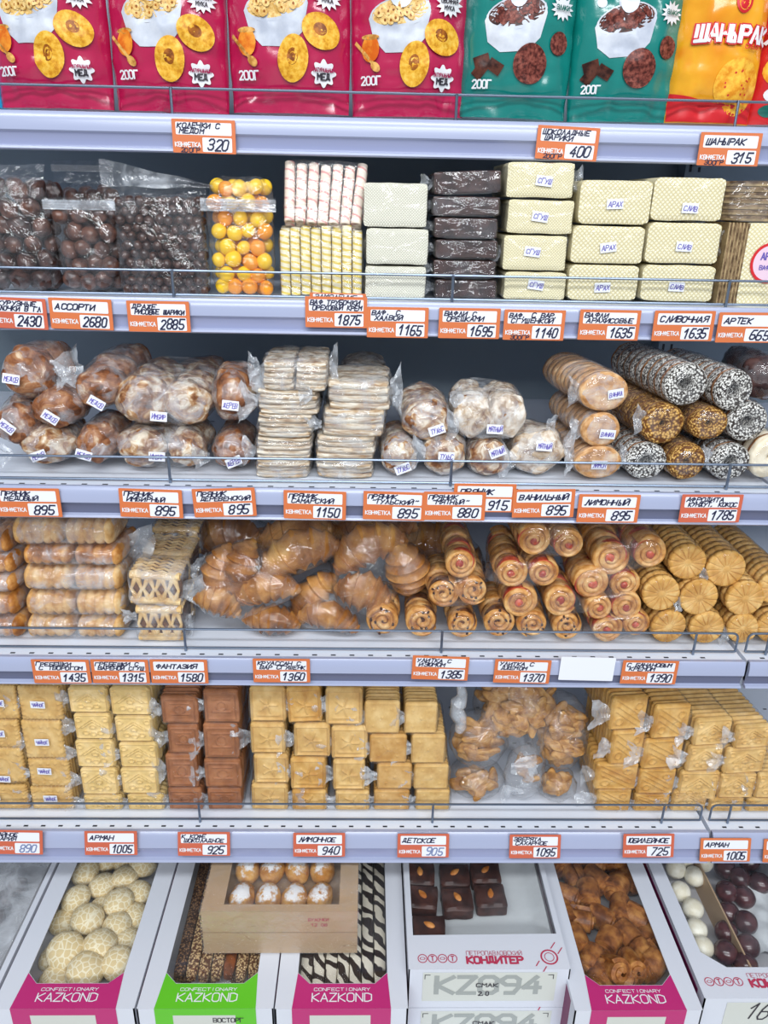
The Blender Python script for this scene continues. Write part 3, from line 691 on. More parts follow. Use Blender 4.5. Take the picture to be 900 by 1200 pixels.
def yel_txt(tx, W):
    tx('ШАНЫРАК', 0.006, 0.0855, 0.0165, 0.088, 'printred', 0.42, 0.1, 0.0030); tx('ШАНЫРАК', 0.006, 0.0855, 0.0165, 0.088, 'white', 0.22, 0.1, 0.0036)
    tx('СНЕКИ', 0.030, 0.079, 0.0045, 0.020, 'printred', 0.2)
def red_art(poly, ell, burst, flower, W):
    ell(-0.02, 0.062, 0.03, 0.022, 'chip', 0.2, 24, 3); ell(-0.028, 0.033, 0.016, 0.009, 'white', 0, 20, 2); ell(-0.034, 0.015, 0.012, 0.007, 'printteal', 0, 18, 2); ell(-0.01, 0.016, 0.013, 0.007, 'honey', 0, 18, 2)
def red_txt(tx, W): tx('ЯСНО', -0.022, 0.088, 0.016, 0.06, 'white', 0.24, 0.15)
D1 = 1.082
for k, (xa, xb, yb, rl, pos) in enumerate(((-6, 135, 128, 0, 'leftmost of the four'), (131, 271, 132, 0.01, 'second from the left of the four'), (268, 413, 134, 0.0, 'third from the left of the four'), (409, 548, 138, -0.01, 'rightmost of the four, next to teal pouches'))):
    pouch('cereal_pouch', 'bright pink cereal pouch with printed rings, ' + pos, 'pink cereal pouches', xa, xb, yb, D1+(0.004 if k % 2 else 0), 0.232, M['pink'], ring_art, ring_txt, sd=k*3.3, roll=rl)
for k, (xa, xb, yb, rl, pos) in enumerate(((536, 668, 140, 0.02, 'next to the pink pouches'), (663, 792, 144, -0.01, 'next to the yellow pouch'))):
    pouch('cereal_pouch', 'teal cereal pouch with printed chocolate balls, ' + pos, 'teal cereal pouches', xa, xb, yb, D1+(0.004 if k % 2 else 0), 0.226, M['teal'], ball_art, ball_txt, sd=20+k*3.3, roll=rl)
pouch('snack_pouch', 'yellow and red snack pouch with crisps printed on it', 'snack pouches', 778, 886, 146, D1, 0.19, M['yellow'], yel_art, yel_txt, 'snack pouch', 31, 0.01)
pouch('snack_pouch', 'red snack pouch cut off by the right edge of the top shelf', 'snack pouches', 874, 985, 148, D1+0.012, 0.19, M['redp'], red_art, red_txt, 'snack pouch', 35, 0)
pouch('snack_pouch', 'blue pouch just peeping in at the left edge of the top shelf', 'snack pouches', -112, 8, 126, D1+0.01, 0.20, M['bluep'], red_art, red_txt, 'snack pouch', 39, 0)
# ------------------------------------------------------------------ row 2: sweets, wafers
M['choc'] = food('dark_chocolate', [(0.4, S(44, 26, 22)), (0.6, S(76, 46, 38))], 90, 0.32, 240, 0.25, 0.0006, 0.5, 4, 0.2)
M['milkchoc'] = food('milk_chocolate', [(0.4, S(70, 44, 36)), (0.62, S(112, 74, 60))], 80, 0.32, 240, 0.25, 0.0006, 0.5, 4, 0.2)
M['cball'] = food('rice_ball_chocolate', [(0.4, S(54, 34, 30)), (0.62, S(84, 56, 46))], 120, 0.28, 300, 0.2, 0.0004, 0.5, 3, 0.3)
M['yball'] = plain('yellow_glaze', S(250, 204, 40), 0.22, 0.5, 0.4)
M['oball'] = plain('orange_glaze', S(246, 158, 40), 0.22, 0.5, 0.4)
M['straw_pink'] = stripes('pink_striped_straw', S(240, 226, 212), S(228, 160, 156), 0.012, width=0.66)
M['straw_yellow'] = stripes('yellow_striped_straw', S(240, 232, 206), S(232, 206, 96), 0.0075, width=0.2)
M['crumb'] = food('straw_filling', [(0.4, S(120, 74, 40)), (0.6, S(176, 124, 78))], 200, 0.8, 300, 0.5)
M['waf_white'] = waffle('white_wafer', S(206, 202, 182), S(242, 240, 226), 0.0034, 0.7, 0.7)
M['waf_cream'] = waffle('cream_wafer', S(212, 198, 150), S(244, 236, 206), 0.0056, 0.7, 0.8)
M['waf_fine'] = waffle('fine_cream_wafer', S(220, 208, 164), S(242, 234, 202), 0.0036, 0.7, 0.7)
M['waf_brown'] = food('brown_wafer', [(0.4, S(134, 112, 80)), (0.6, S(176, 152, 112))], 90, 0.7, 300, 0.4)
M['waf_side'] = food('wafer_filling', [(0.4, S(92, 70, 50)), (0.6, S(150, 124, 92))], 120, 0.8, 300, 0.4)
D2 = 1.006
Z2 = deckz(1)
sph = {}
def lump(key, r, amp, freq, sub, mat, n=4):
    out = []
    for k in range(n):
        m = MB(); ico(m, (0, 0, 0), r, r, r*(0.92 if amp else 1), sub, amp, freq, k*5.1+r*1000); out.append(m.mesh(key, mat))
    return out
CHUNK = lump('chocolate_chunk', 0.0125, 0.28, 1.2, 3, M['choc'])
NUTC = lump('coated_nut', 0.0112, 0.14, 1.0, 3, M['milkchoc'])
RBALL = lump('chocolate_ball', 0.0062, 0.03, 2.0, 2, M['cball'], 2)
YB = lump('glazed_ball', 0.0098, 0.06, 1.0, 3, M['yball'], 2); OB = lump('glazed_ball', 0.0098, 0.06, 1.0, 3, M['oball'], 2)
def pour(xa, xb, z0, ztop, yf, r, layers, meshes, rnd, jit=0.25, tall=None, sq=0.92):
    """balls settled in rows in a bag: list of (mesh, matrix, front?)"""
    out = []; row = 0; z = z0+r
    while z < ztop-r*0.5:
        for L in range(layers):
            n = max(1, int((xb-xa)/(2*r*0.98))); off = (row+L) % 2*r
            for k in range(n+1):
                x = xa+r+off+k*2*r*0.98
                if x > xb-r*0.6: continue
                yy = yf+r+L*2*r*0.85
                if tall and z > tall(x): continue
                out.append((meshes(rnd), TM((x+rnd.uniform(-1, 1)*r*jit, yy+rnd.uniform(-1, 1)*r*jit, max(z0+r, z+rnd.uniform(-1, 1)*r*jit)), (rnd.random()*6, rnd.random()*6, rnd.random()*6), rnd.uniform(0.9, 1.08)), L == 0))
        z += 2*r*sq*0.93; row += 1
    return out
def zip_bag(root, xa, xb, z0, z1, yb, sd, zipz=None, ziph=0.012, thick=0.02, mat=None, front=-0.002, tilt=0.0):
    """flat upper part of a clear zip bag with its ribbed closing strip"""
    m = MB()
    m.grid(lambda u, v: (xa+(xb-xa)*u, yb+tilt*v+0.004*nz(u*5, v*4, 1, sd)*(1-abs(2*v-1)), z0+(z1-z0)*v+0.003*nz(u*4, v, 2, sd)*v), 18, 10)
    put('bag_mouth', m.mesh('bag_mouth', mat or M['film']), root)
    if zipz is not None:
        q = MB()
        for k in range(4):
            q.box(xa, yb-0.0035, zipz+k*ziph/4, xb, yb-0.0015, zipz+(k+0.72)*ziph/4)
        q.box(xa, yb-0.0018, zipz, xb, yb-0.0010, zipz+ziph)
        put('zip_strip', q.mesh('zip_strip', M['zip'], False), root, label='ribbed clear zip strip')
def sweet_bag(label, x0, y0, x1, y1, d, meshes, r, layers, part, rnd, tails=(), cap=100, mat=None, tall=None, film_amp=0.0028, pad=0.001):
    b, w_, h_ = face(x0, y0, x1, y1, d)
    root = thing('sweet_bag', label, 'bag of sweets', (b.x, d, Z2), (0, 0, 0), 'clear bags of coated sweets')
    h_ = b.z+h_-Z2
    items = pour(-w_/2, w_/2, 0.0035 if r > 0.01 else 0.001, h_, 0.002, r, layers, meshes, rnd, tall=tall)
    items.sort(key=lambda q: (not q[2], -q[1].translation.z))
    for me, mt, fr in items[:cap]: place(part, me, mt, root)
    if len(items) > cap:
        m = MB()
        for me, mt, fr in items[cap:]:
            m.add([mt @ v.co for v in me.vertices], [tuple(p.vertices) for p in me.polygons])
        o = put(part+'s_behind', m.mesh(part+'s_behind', items[0][0].materials[0]), root); o['kind'] = 'stuff'
    pts = []
    for me, mt, fr in items: pts += mpts(me, mt, 9)
    put('bag_film', hull_film(pts, pad, 0.010, film_amp, rnd.random()*50, mat or M['film'], zmin=0.0003, tails=tails), root)
    return root, w_, h_
rn = random.Random(21)
r1, w1, h1 = sweet_bag('big clear bag of dark chocolate chunks at the left edge', -26, 195, 60, 338, D2, lambda q: q.choice(CHUNK+NUTC), 0.0122, 3, 'chocolate_chunk', rn)
zip_bag(r1, -w1/2, w1/2-0.01, h1-0.03, h1+0.004, 0.012, 3, None, tilt=0.02)
rb, wb, hb = sweet_bag('half hidden bag of coated nuts behind the small zip bag', 66, 205, 136, 330, D2+0.085, lambda q: q.choice(NUTC), 0.0118, 2, 'coated_nut', rn)
zip_bag(rb, -wb/2, wb/2, hb-0.01, hb+0.018, 0.012, 5, hb+0.004, 0.008, tilt=0.004)
r2, w2, h2 = sweet_bag('small zip bag of chocolate coated nuts below another bag', 63, 245, 134, 340, D2, lambda q: q.choice(NUTC), 0.0112, 3, 'coated_nut', rn)
zip_bag(r2, -w2/2-0.007, w2/2+0.006, h2-0.006, h2+0.012, 0.004, 6, h2-0.001, 0.011)
r3, w3, h3 = sweet_bag('tall clear bag of tiny chocolate covered rice balls', 137, 232, 240, 345, D2, lambda q: q.choice(RBALL), 0.0060, 3, 'chocolate_ball', rn)
zip_bag(r3, -w3/2-0.012, w3/2+0.004, h3-0.008, h3+0.014, 0.012, 8, None, tilt=-0.004)
m = MB(); m.grid(lambda u, v: (-w3/2-0.014+(w3+0.026)*u, 0.012-0.003*v+0.003*nz(u*5, v*3, 1, 2), h3+0.012+(0.026*(1-u)+0.004)*v+0.0025*nz(u*4, v*3, 4, 2)), 18, 8)
put('bag_flap', m.mesh('bag_flap', M['film_soft']), r3)
ry, wy, hy = sweet_bag('clear zip bag of yellow and orange glazed balls', 245, 212, 322, 347, D2, lambda q: q.choice(YB+OB+YB[:1]), 0.0097, 2, 'glazed_ball', rn)
zip_bag(ry, -wy/2-0.007, wy/2+0.003, hy-0.035, hy-0.018, -0.003, 9, hy-0.034, 0.014)

# wafer straws
def straw(l, r, mat, crumb):
    m = MB(); n = 18
    for k in range(4):
        pass
    prof = [(r*0.55, 0.004), (r*0.62, 0.0), (r, 0.0004), (r, 0.2*l), (r*1.02, 0.5*l), (r, l-0.0004), (r*0.62, l), (r*0.55, l-0.004)]
    m.lathe(prof, n); 
    for k in range(len(m.f)):
        if len(m.f[k]) > 4: m.m[k] = 1
    return m.mesh('wafer_straw', [mat, crumb])
def straw_pack(label, quads, lean, mats, r, back_rows, sd):
    (x0, y0, x1, y1) = quads; b, w_, h_ = face(x0, y0, x1, y1, D2)
    root = thing('straw_pack', label, 'wafer pack', (b.x, D2, max(Z2+0.0008, b.z)), (0, 0, 0), 'clear packs of wafer straws')
    n = int(w_/(2*r)); pts = []
    for L in range(back_rows):
        for k in range(n):
            x = -w_/2+r+k*(w_-2*r)/(n-1); hh = h_*rn.uniform(0.93, 1.0)
            me = straw(hh, r, mats, M['crumb'])
            a = lean+(k-n/2)*0.018*(1 if lean else 0)
            mt = TM((x+rn.uniform(-.0005, .0005), r+0.002+L*2.1*r+rn.uniform(-.001, .001), 0.0012+(0.004 if lean else 0)+rn.uniform(0, 0.003)), (-0.04 if lean else 0.0, a, rn.random()*6))
            mt = TM((x, r+0.003+L*2.1*r, 0.0015+rn.uniform(0, 0.003)), (0.0, a, 0)) @ Matrix.Rotation(rn.random()*6, 4, 'Z')
            place('wafer_straw', me, mt, root); pts += mpts(me, mt, 2)
    put('bag_film', hull_film(pts, 0.001, 0.010, 0.0018, sd, M['film'], zmin=0.0002), root); return root, w_, h_
straw_pack('clear pack of upright yellow striped wafer straws', (328, 268, 424, 349), 0.0, M['straw_yellow'], 0.0058, 3, 4)
rs, _, _ = straw_pack('clear pack of pink striped wafer straws on yellow ones', (331, 188, 423, 268), 0.03, M['straw_pink'], 0.0062, 2, 7)
rs.rotation_euler = (-0.42, 0.03, 0); rs.location.y += 0.004; rs.location.z += 0.006

def wafer_block(name, label, cat, group, q, d, mat, L, r=0.004, filmm=None, stick=None, bevel=0.002, tilt=0.0, z_on=None, finside=0, sd=0):
    x0, y0, x1, y1 = q; b, w_, h_ = face(x0, y0, x1, y1, d)
    root = thing(name, label, cat, (b.x, d, b.z if z_on is None else z_on), (0, tilt, 0), group)
    m = MB(); slab(m, w_-0.003, h_-0.0026, L, r, None, 14, 12, bevel, cz=h_/2, wob=0.0008, sd=sd)
    put('wafer_block', m.mesh('wafer_block', mat), root)
    put('wrapper', film_box(w_-0.002, h_-0.002, L, sd, 0.0008, 0.0012, 7.0, mat=filmm or M['film_tight']), root)
    if finside: 
        f = put('film_fold', fin(0.014, h_*0.8, sd, 1.1, finside), root, (finside*(w_/2-0.001), 0.02, h_*0.5))
    if stick:
        (sx, sy, txt, rl) = stick; p = P(sx, sy, d-0.003)
        sticker(root, (p.x-b.x, -0.0028, p.z-root.location.z), txt, rl)
    return root, b, w_, h_
# plain white halva wafers
zt = Z2+0.0006
for k, q in enumerate(((427, 311, 500, 350), (428, 267, 503, 311), (425, 213, 502, 267))):
    wafer_block('wafer_block_pack', 'plain white wafer block, %s of its stack of three' % ('bottom', 'middle', 'top')[k], 'wafer pack', 'plain white wafer blocks', q, D2, M['waf_white'], 0.11, 0.003, finside=(-1 if k == 1 else 0), sd=k*3)
M['bar'] = food('chocolate_coating', [(0.4, S(46, 30, 30)), (0.6, S(74, 50, 46))], 60, 0.35, 140, 0.5, 0.001, 0.5, 4, 0.1)
for k, q in enumerate(((509, 327, 583, 350), (507, 304, 582, 327), (509, 280, 584, 304), (508, 254, 584, 280), (506, 229, 587, 254), (508, 199, 589, 228))):
    wafer_block('chocolate_bar_pack', 'dark chocolate wafer bar, %s of its stack of six' % ('bottom', 'fifth from top', 'fourth from top', 'third from top', 'second from top', 'top')[k], 'chocolate bar', 'dark chocolate wafer bars', q, D2, M['bar'], 0.10, 0.0025, M['film'], finside=-1, tilt=(-0.045 if k == 5 else 0.0), sd=30+k*3)
pos = ('left', 'middle', 'right')
ST = [
 [((590, 318, 664, 352), (628, 334)), ((589, 275, 665, 318), (624, 295)), ((594, 233, 673, 275), (633, 254)), ((593, 189, 674, 233), (638, 212))],
 [((665, 310, 749, 353), (706, 337)), ((669, 264, 756, 310), (713, 290)), ((678, 210, 765, 264), (721, 239))],
 [((751, 310, 838, 354), (793, 336)), ((757, 260, 845, 310), (802, 289)), ((764, 207, 850, 260), (809, 244))]]
for s_, col in enumerate(ST):
    n = len(col)
    for k, (q, st) in enumerate(col):
        nm = {0: 'bottom', n-1: 'top'}.get(k, ('second from top' if n-1-k == 1 and n > 3 else ('third from top' if n > 3 else 'middle')))
        wafer_block('wafer_block_pack', 'cream waffle patterned block with sticker, %s of the %s stack' % (nm, pos[s_]), 'wafer pack', 'cream wafer blocks with stickers', q, D2, M['waf_fine'] if s_ == 0 else M['waf_cream'], 0.12, 0.007 if s_ else 0.003,
                    M['film_tight'], stick=(st[0], st[1], ('СГУЩ', 'АРАХ', 'СЛИВ')[s_], (0.1, -0.15, 0.03)[s_] if k % 2 else (0.12, -0.05, 0.02)[s_]), finside=(1 if (s_, k) in ((2, 0), (0, 3), (2, 1)) else (-1 if k == 1 else 0)), sd=60+s_*11+k*3)
# brown wafers at the right edge
b, w_, h_ = face(846, 262, 940, 357, D2+0.004)
root = thing('wafer_box', 'boxed brown wafers with a red ring label at the right edge', 'wafer pack', (b.x, D2+0.004, Z2+0.0005))
h_ = b.z+h_-Z2
for k in range(6):
    m = MB(); x = -w_/2+0.001+k*0.0044; m.box(x, 0.001, 0.001, x+0.0017, 0.075, h_); m.box(x+0.0017, 0.002, 0.002, x+0.0044, 0.074, h_-0.001, 1)
    put('wafer_sheet', m.mesh('wafer_sheet', [M['waf_brown'], M['waf_side']], False), root)
m = MB(); slab(m, w_-0.028, h_, 0.09, 0.003, None, 12, 12, 0.0015, cx=0.013, cz=h_/2); put('wafer_block', m.mesh('wafer_block', M['waf_cream']), root)
pc = P(903, 309, D2); cx_, cz_ = pc.x-b.x, pc.z-Z2; rr = 0.0245
m = MB()
def disc(m, r0, r1, y, mi):
    n = 36; m.loft([[(cx_+r*math.cos(2*PI*k/n), y, cz_+r*math.sin(2*PI*k/n)) for k in range(n)] for r in (r0, r1)], mi, False)
disc(m, 0.0002, rr*0.86, -0.0016, 0); disc(m, rr*0.86, rr, -0.0018, 1)
M['labpink'] = plain('label_pale_pink', S(228, 198, 214), 0.5)
put('round_label', m.mesh('round_label', [M['labpink'], M['printred']], False), root)
m = MB(); write(m, 'АРТЕК', cx_-0.012, cz_+0.004, 0.008, 0.028, 0.2, 0, lambda x, z: (x, -0.002, z)); write(m, 'ВАФЛИ', cx_-0.012, cz_-0.008, 0.005, 0.02, 0.2, 0, lambda x, z: (x, -0.002, z))
put('label_lettering', m.mesh('label_lettering', M['violet'], False), root)
b, w_, h_ = face(853, 213, 945, 261, D2+0.01)
root = thing('wafer_stack', 'flat stack of round brown wafers wrapped at the right edge', 'wafer pack', (b.x, D2+0.01, b.z))
n = 7
for k in range(n):
    m = MB(); z = 0.001+k*h_/n; R = w_/2
    m.lathe([(R*0.97, z), (R, z+0.0008), (R, z+h_/n*0.5), (R*0.985, z+h_/n*0.5), (R*0.985, z+h_/n*0.95), (R*0.96, z+h_/n*0.95)], 40)
    for i in range(len(m.f)):
        if 80 <= i < 160: m.m[i] = 1
    put('wafer_sheet', m.mesh('wafer_sheet', [M['waf_brown'], M['waf_side']], False), root, (0, w_/2+0.004, 0), (0, 0, k))
put('wrapper', film_box(w_, h_, w_+0.006, 77, 0.0015, 0.002, 4.0, mat=M['film']), root)
# ------------------------------------------------------------------ row 3: gingerbreads and ring biscuits in clear bags
D3 = ROWS[2][0]+0.037; Z3 = deckz(2)
M['ginger'] = food('glazed_gingerbread', [(0.32, S(78, 44, 24)), (0.43, S(136, 86, 50)), (0.52, S(184, 146, 106)), (0.62, S(236, 222, 200))], 3.4, 0.5, 11, 0.6, 0.0014, 0.4, 6, 0.1, 0.6)
M['ginger_dark'] = food('honey_gingerbread', [(0.34, S(74, 40, 22)), (0.47, S(134, 80, 46)), (0.58, S(168, 118, 80)), (0.68, S(222, 198, 168))], 3.2, 0.5, 11, 0.6, 0.0014, 0.4, 6, 0.1, 0.6)
M['ginger_pale'] = food('white_glazed_gingerbread', [(0.34, S(120, 80, 52)), (0.46, S(196, 172, 144)), (0.62, S(240, 232, 220))], 3.6, 0.55, 11, 0.6, 0.0014, 0.3, 6, 0.0, 0.6)
M['slab'] = food('sugar_glazed_slab', [(0.32, S(146, 106, 72)), (0.44, S(196, 170, 138)), (0.60, S(236, 228, 212))], 3.0, 0.55, 10, 0.6, 0.0012, 0.3, 6)
M['vanil'] = food('vanilla_gingerbread', [(0.34, S(164, 112, 64)), (0.5, S(206, 156, 104)), (0.68, S(232, 202, 160))], 4, 0.55, 14, 0.4, 0.0008, 0.3, 5)
M['sesame'] = cells('black_white_seeds', S(236, 234, 228), S(52, 44, 40), 17, 0.30, 0.62, 0.6)
M['nuts'] = cells('crushed_nuts', S(214, 164, 84), S(104, 62, 26), 14, 0.28, 0.62, 0.5, 1.0, 0.0016, cell2=S(240, 206, 140))
M['ringdough'] = food('ring_biscuit_side', [(0.38, S(140, 84, 42)), (0.6, S(196, 140, 86))], 4, 0.6, 14, 0.5)
M['cream'] = food('pale_biscuit', [(0.36, S(222, 204, 172)), (0.6, S(242, 232, 210))], 3, 0.6, 14, 0.3)
GB = {}
def ginger_mesh(kind, k):
    if (kind, k) not in GB:
        m = MB(); ico(m, (0, 0, 0), 0.5, 0.5, 0.5, 4, 0.22, 1.3, k*4.7+len(kind)); GB[(kind, k)] = m.mesh('gingerbread', M[kind])
    return GB[(kind, k)]
rg = random.Random(77)
def ginger_bag(label, blobs, d, kind, stick=None, tails=(), group='bags of glazed gingerbreads', L=0.055, rows=2, sd=0, filmm='film_soft', recede=0.0, zfix=None):
    """blobs: pixel boxes of the gingerbreads in front; more lie behind them in the same bag"""
    fs = [face(*q, d) for q in blobs]
    bx = sum(f[0].x for f in fs)/len(fs); bz = max(Z3+0.0008, min(f[0].z for f in fs))
    root = thing('gingerbread_bag', label, 'gingerbread bag', (bx, d, bz), (0, 0, 0), group); pts = []
    for i, (b, w_, h_) in enumerate(fs):
        for k in range(rows):
            me = ginger_mesh(kind, rg.randrange(3)); 
            mt = TM((b.x-bx+rg.uniform(-.002, .002), L*0.60+k*L*0.92, max(0, b.z-bz)+h_/2+k*recede), (rg.uniform(-.3, .3), rg.uniform(-.25, .25), rg.choice((0, PI))+rg.uniform(-.3, .3)), (w_*0.93, L*1.0, h_*0.92))
            place('gingerbread', me, mt, root); pts += mpts(me, mt, 5)
    put('bag_film', hull_film(pts, 0.0008, 0.010, 0.0022, sd, M[filmm], zmin=0.0002), root)
    for (tx_, ty_, ln, hh, side, yy) in tails:
        p = P(tx_, ty_, d+yy); put('film_fold', fin(ln, hh, sd+tx_, 1.3, side), root, (p.x-bx, yy, max(p.z-bz, hh*0.66-(bz-Z3))))
    if stick:
        sx, sy, txt, rl = stick; p = P(sx, sy, d-0.004)
        sticker(root, (p.x-bx, -0.0048, p.z-bz), txt, rl, -0.18)
    return root
GBAGS = [
 ('upper brown gingerbread bag at the left edge, whitish gathered end behind', [(-14, 410, 56, 476)], .004, 'ginger_dark', (13, 444, 'МЕДОВ', 0.15), [(60, 430, 0.035, 0.045, 1, 0.03)], 0.06),
 ('dark gingerbread bag wedged second in the upper left heap', [(25, 455, 88, 508)], 0, 'ginger_dark', (59, 489, 'МЕДОВ', 0.6), [], 0.055),
 ('gingerbread bag leaning right above the two small bags', [(80, 433, 141, 484)], .004, 'ginger_dark', (113, 472, 'МЕДОВ', 0.55), [(84, 440, 0.02, 0.03, -1, 0.01)], 0.06),
 ('wide bag of two pale patched gingerbreads on another pair', [(124, 444, 190, 507), (184, 452, 246, 507)], 0, 'ginger', (186, 488, 'ИМБИР', 0.06), [], 0.06),
 ('brown gingerbread bag between the pale pair and the slab stack', [(238, 436, 297, 502)], 0, 'ginger_dark', (270, 475, 'ДЕРЕВ', 0.1), [(292, 445, 0.022, 0.04, 1, 0.01)], 0.06),
 ('middle brown gingerbread bag at the left edge', [(-20, 474, 37, 528)], 0, 'ginger_dark', (8, 500, 'МЕДОВ', 0.7), [], 0.055),
 ('lower left gingerbread bag lying on the shelf', [(8, 503, 80, 552)], 0, 'ginger', (45, 534, 'МЕДОВ', -0.35), [(14, 532, 0.02, 0.03, -1, 0.01)], 0.055),
 ('small dark gingerbread bag second on the shelf from left', [(82, 498, 131, 550)], 0, 'ginger_dark', (98, 533, 'МЕДОВ', 0.3), [], 0.055),
 ('lower bag of two pale patched gingerbreads', [(128, 508, 190, 555), (188, 508, 238, 555)], 0, 'ginger', (184, 535, 'ИМБИР', 0.03), [], 0.055),
 ('brown gingerbread bag on the shelf left of the slab stack', [(240, 511, 291, 557)], 0, 'ginger_dark', (274, 541, 'ДЕРЕВ', -0.4), [(246, 535, 0.02, 0.028, -1, 0.008)], 0.055),
]
for k, (lb, bl, dd, kd, st, tl, L) in enumerate(GBAGS):
    ginger_bag(lb, bl, D3+dd, kd, st, tl, sd=k*4.4, L=L, rows=2 if k not in (2, 3) else 3, recede=0.004 if k == 2 else 0)
ginger_bag('gingerbread bag lying far back above the pale pair', [(192, 428, 262, 478)], D3+0.15, 'ginger_dark', None, [], sd=71)
# slab gingerbread stacks
SLB = []
for k in range(4):
    m = MB(); bm_w, bm_d, bm_h = 1, 1, 1
    n = 22; rings = []
    for zz, sc in ((0, 0.93), (0.14, 1.0), (0.8, 1.0), (1.0, 0.93)):
        ring = []
        for i in range(n):
            a = 2*PI*(i+0.5)/n; c, s_ = math.cos(a), math.sin(a); rad = (abs(c)**6+abs(s_)**6)**(-1/6)*(1+0.05*nz(c*2, s_*2, zz, k*3.3))
            ring.append((0.5*c*rad*sc, 0.5*s_*rad*sc, zz+0.06*nz(c*2, s_*2, 3, k)))
        rings.append(ring)
    m.loft(rings); SLB.append(m.mesh('gingerbread_slab', M['slab']))
def slab_pack(label, q, d, cols, layers, L, sd, tails, mound=0.0):
    b, w_, h_ = face(*q, d); bz = max(Z3+0.0008, b.z)
    root = thing('slab_pack', label, 'gingerbread pack', (b.x, d, bz), (0, 0, 0), 'packs of stacked gingerbread slabs'); pts = []
    h_ = b.z+h_-bz
    for yk in range(2):
        for c in range(cols):
            for k in range(layers):
                cw = w_/cols*0.96
                mt = TM((-w_/2+(c+0.5)*w_/cols+rg.uniform(-.0015, .0015), L*0.25+yk*L*0.5+rg.uniform(-.0015, .0015), k*h_*0.96/layers), (rg.uniform(-.02, .02), rg.uniform(-.03, .03), rg.uniform(-.05, .05)+rg.choice((0, PI))), (cw, L*0.48, h_/layers*0.96))
                me = rg.choice(SLB); place('gingerbread_slab', me, mt, root); pts += mpts(me, mt, 3)
    put('bag_film', hull_film(pts, 0.0012, 0.011, 0.0024, sd, M['film_soft'], zmin=0.0002), root)
    for (tx_, ty_, ln, hh, side, yy) in tails:
        p = P(tx_, ty_, d+yy); put('film_fold', fin(ln, hh, sd+tx_, 1.3, side), root, (p.x-b.x, yy, max(p.z-bz, hh*0.66-(bz-Z3))))
S1 = [((298, 539, 363, 561), []), ((298, 513, 365, 539), [(300, 528, .016, .03, -1, .005)]), ((300, 485, 367, 513), []), ((300, 457, 373, 486), [(302, 470, .022, .04, -1, .008), (366, 462, 0.016, 0.03, -1, -0.004)]), ((307, 424, 383, 458), [(304, 430, .014, .03, -1, .01), (386, 428, .01, .05, 1, .02)])]
for k, (q, tl) in enumerate(S1):
    slab_pack('pack of pale gingerbread slabs, %s of the taller stack' % ('bottom', 'fourth from top', 'third from top', 'second from top', 'top')[k], q, D3+0.002*(k % 2), 2 if k == 4 else 1, 5 if k != 4 else 5, 0.11, k*6, tl)
S2 = [((369, 539, 438, 561), []), ((369, 511, 441, 539), []), ((377, 480, 452, 512), [(377, 497, .02, .025, -1, .006)]), ((382, 447, 458, 481), [(457, 455, .014, .05, 1, .02), (460, 470, .012, .03, 1, .01)])]
for k, (q, tl) in enumerate(S2):
    slab_pack('pack of pale gingerbread slabs, %s of the shorter stack' % ('bottom', 'third from top', 'second from top', 'top')[k], q, D3+0.002*(k % 2), 1, 4, 0.11, 40+k*6, tl)
ginger_bag('rounded pale gingerbread bag lying behind the top of the shorter slab stack', [(394, 432, 456, 462)], D3+0.12, 'ginger_pale', None, [], sd=75, L=0.07)
# domed gingerbreads one behind another
def dome_bag(label, boxes, d, kind, n, stick, tails=(), sd=0, t=0.021, squash=1.0, group='bags of domed gingerbreads in rows', step=None, sag=0.0):
    fs = [face(*q, d) for q in boxes]; bx = sum(f[0].x for f in fs)/len(fs); bz = max(Z3+0.0008, min(f[0].z for f in fs))
    root = thing('gingerbread_bag', label, 'gingerbread bag', (bx, d, bz), (0, 0, 0), group); pts = []
    for (b, w_, h_) in fs:
        for k in range(n):
            me = ginger_mesh(kind, rg.randrange(3))
            mt = TM((b.x-bx+rg.uniform(-.0015, .0015), t*0.78+k*t*0.8, max(0, b.z-bz)+h_/2+rg.uniform(-.001, .001)), (rg.uniform(-.1, .1), rg.uniform(-.2, .2), rg.choice((0, PI))), (w_*0.95, t*1.25, h_*0.94))
            place('gingerbread', me, mt, root); pts += mpts(me, mt, 5)
    put('bag_film', hull_film(pts, 0.001, 0.010, 0.0022, sd, M['film_soft'], zmin=0.0002), root)
    for (tx_, ty_, ln, hh, side, yy) in tails:
        p = P(tx_, ty_, d+yy); put('film_fold', fin(ln, hh, sd+tx_, 1.3, side), root, (p.x-bx, yy, max(p.z-bz, hh*0.66-(bz-Z3))))
    if stick:
        sx, sy, txt, rl = stick; p = P(sx, sy, d-0.004); sticker(root, (p.x-bx, -0.0045, p.z-bz), txt, rl, -0.15)
    return root
dome_bag('bag of domed gingerbreads at an angle beside the shorter slab stack', [(446, 515, 490, 561)], D3, 'ginger', 5, (472, 549, 'ТУЛЬС', -0.4), [], 81)
dome_bag('single row of domed gingerbreads on top left of a wide double row', [(471, 470, 529, 519)], D3+0.002, 'ginger', 6, (512, 504, 'ТУЛЬС', -0.35), [(527, 466, .016, .03, 1, .01)], 83)
dome_bag('domed gingerbread bag on the shelf with sticker on top', [(496, 513, 548, 562)], D3, 'ginger', 5, (523, 535, 'ТУЛЬС', 0.02), [(499, 530, .018, .04, -1, .006)], 85)
dome_bag('wide bag with two rows of white glazed gingerbreads', [(533, 464, 578, 517), (574, 464, 620, 517)], D3+0.002, 'ginger_pale', 6, (580, 503, 'МЯТНЫЙ', 0.02), [(538, 500, .016, .04, -1, .006)], 87)
dome_bag('small gingerbread bag below the wide double row', [(549, 517, 598, 563)], D3, 'ginger', 4, (583, 530, 'МЯТНЫЙ', -0.4), [], 89)
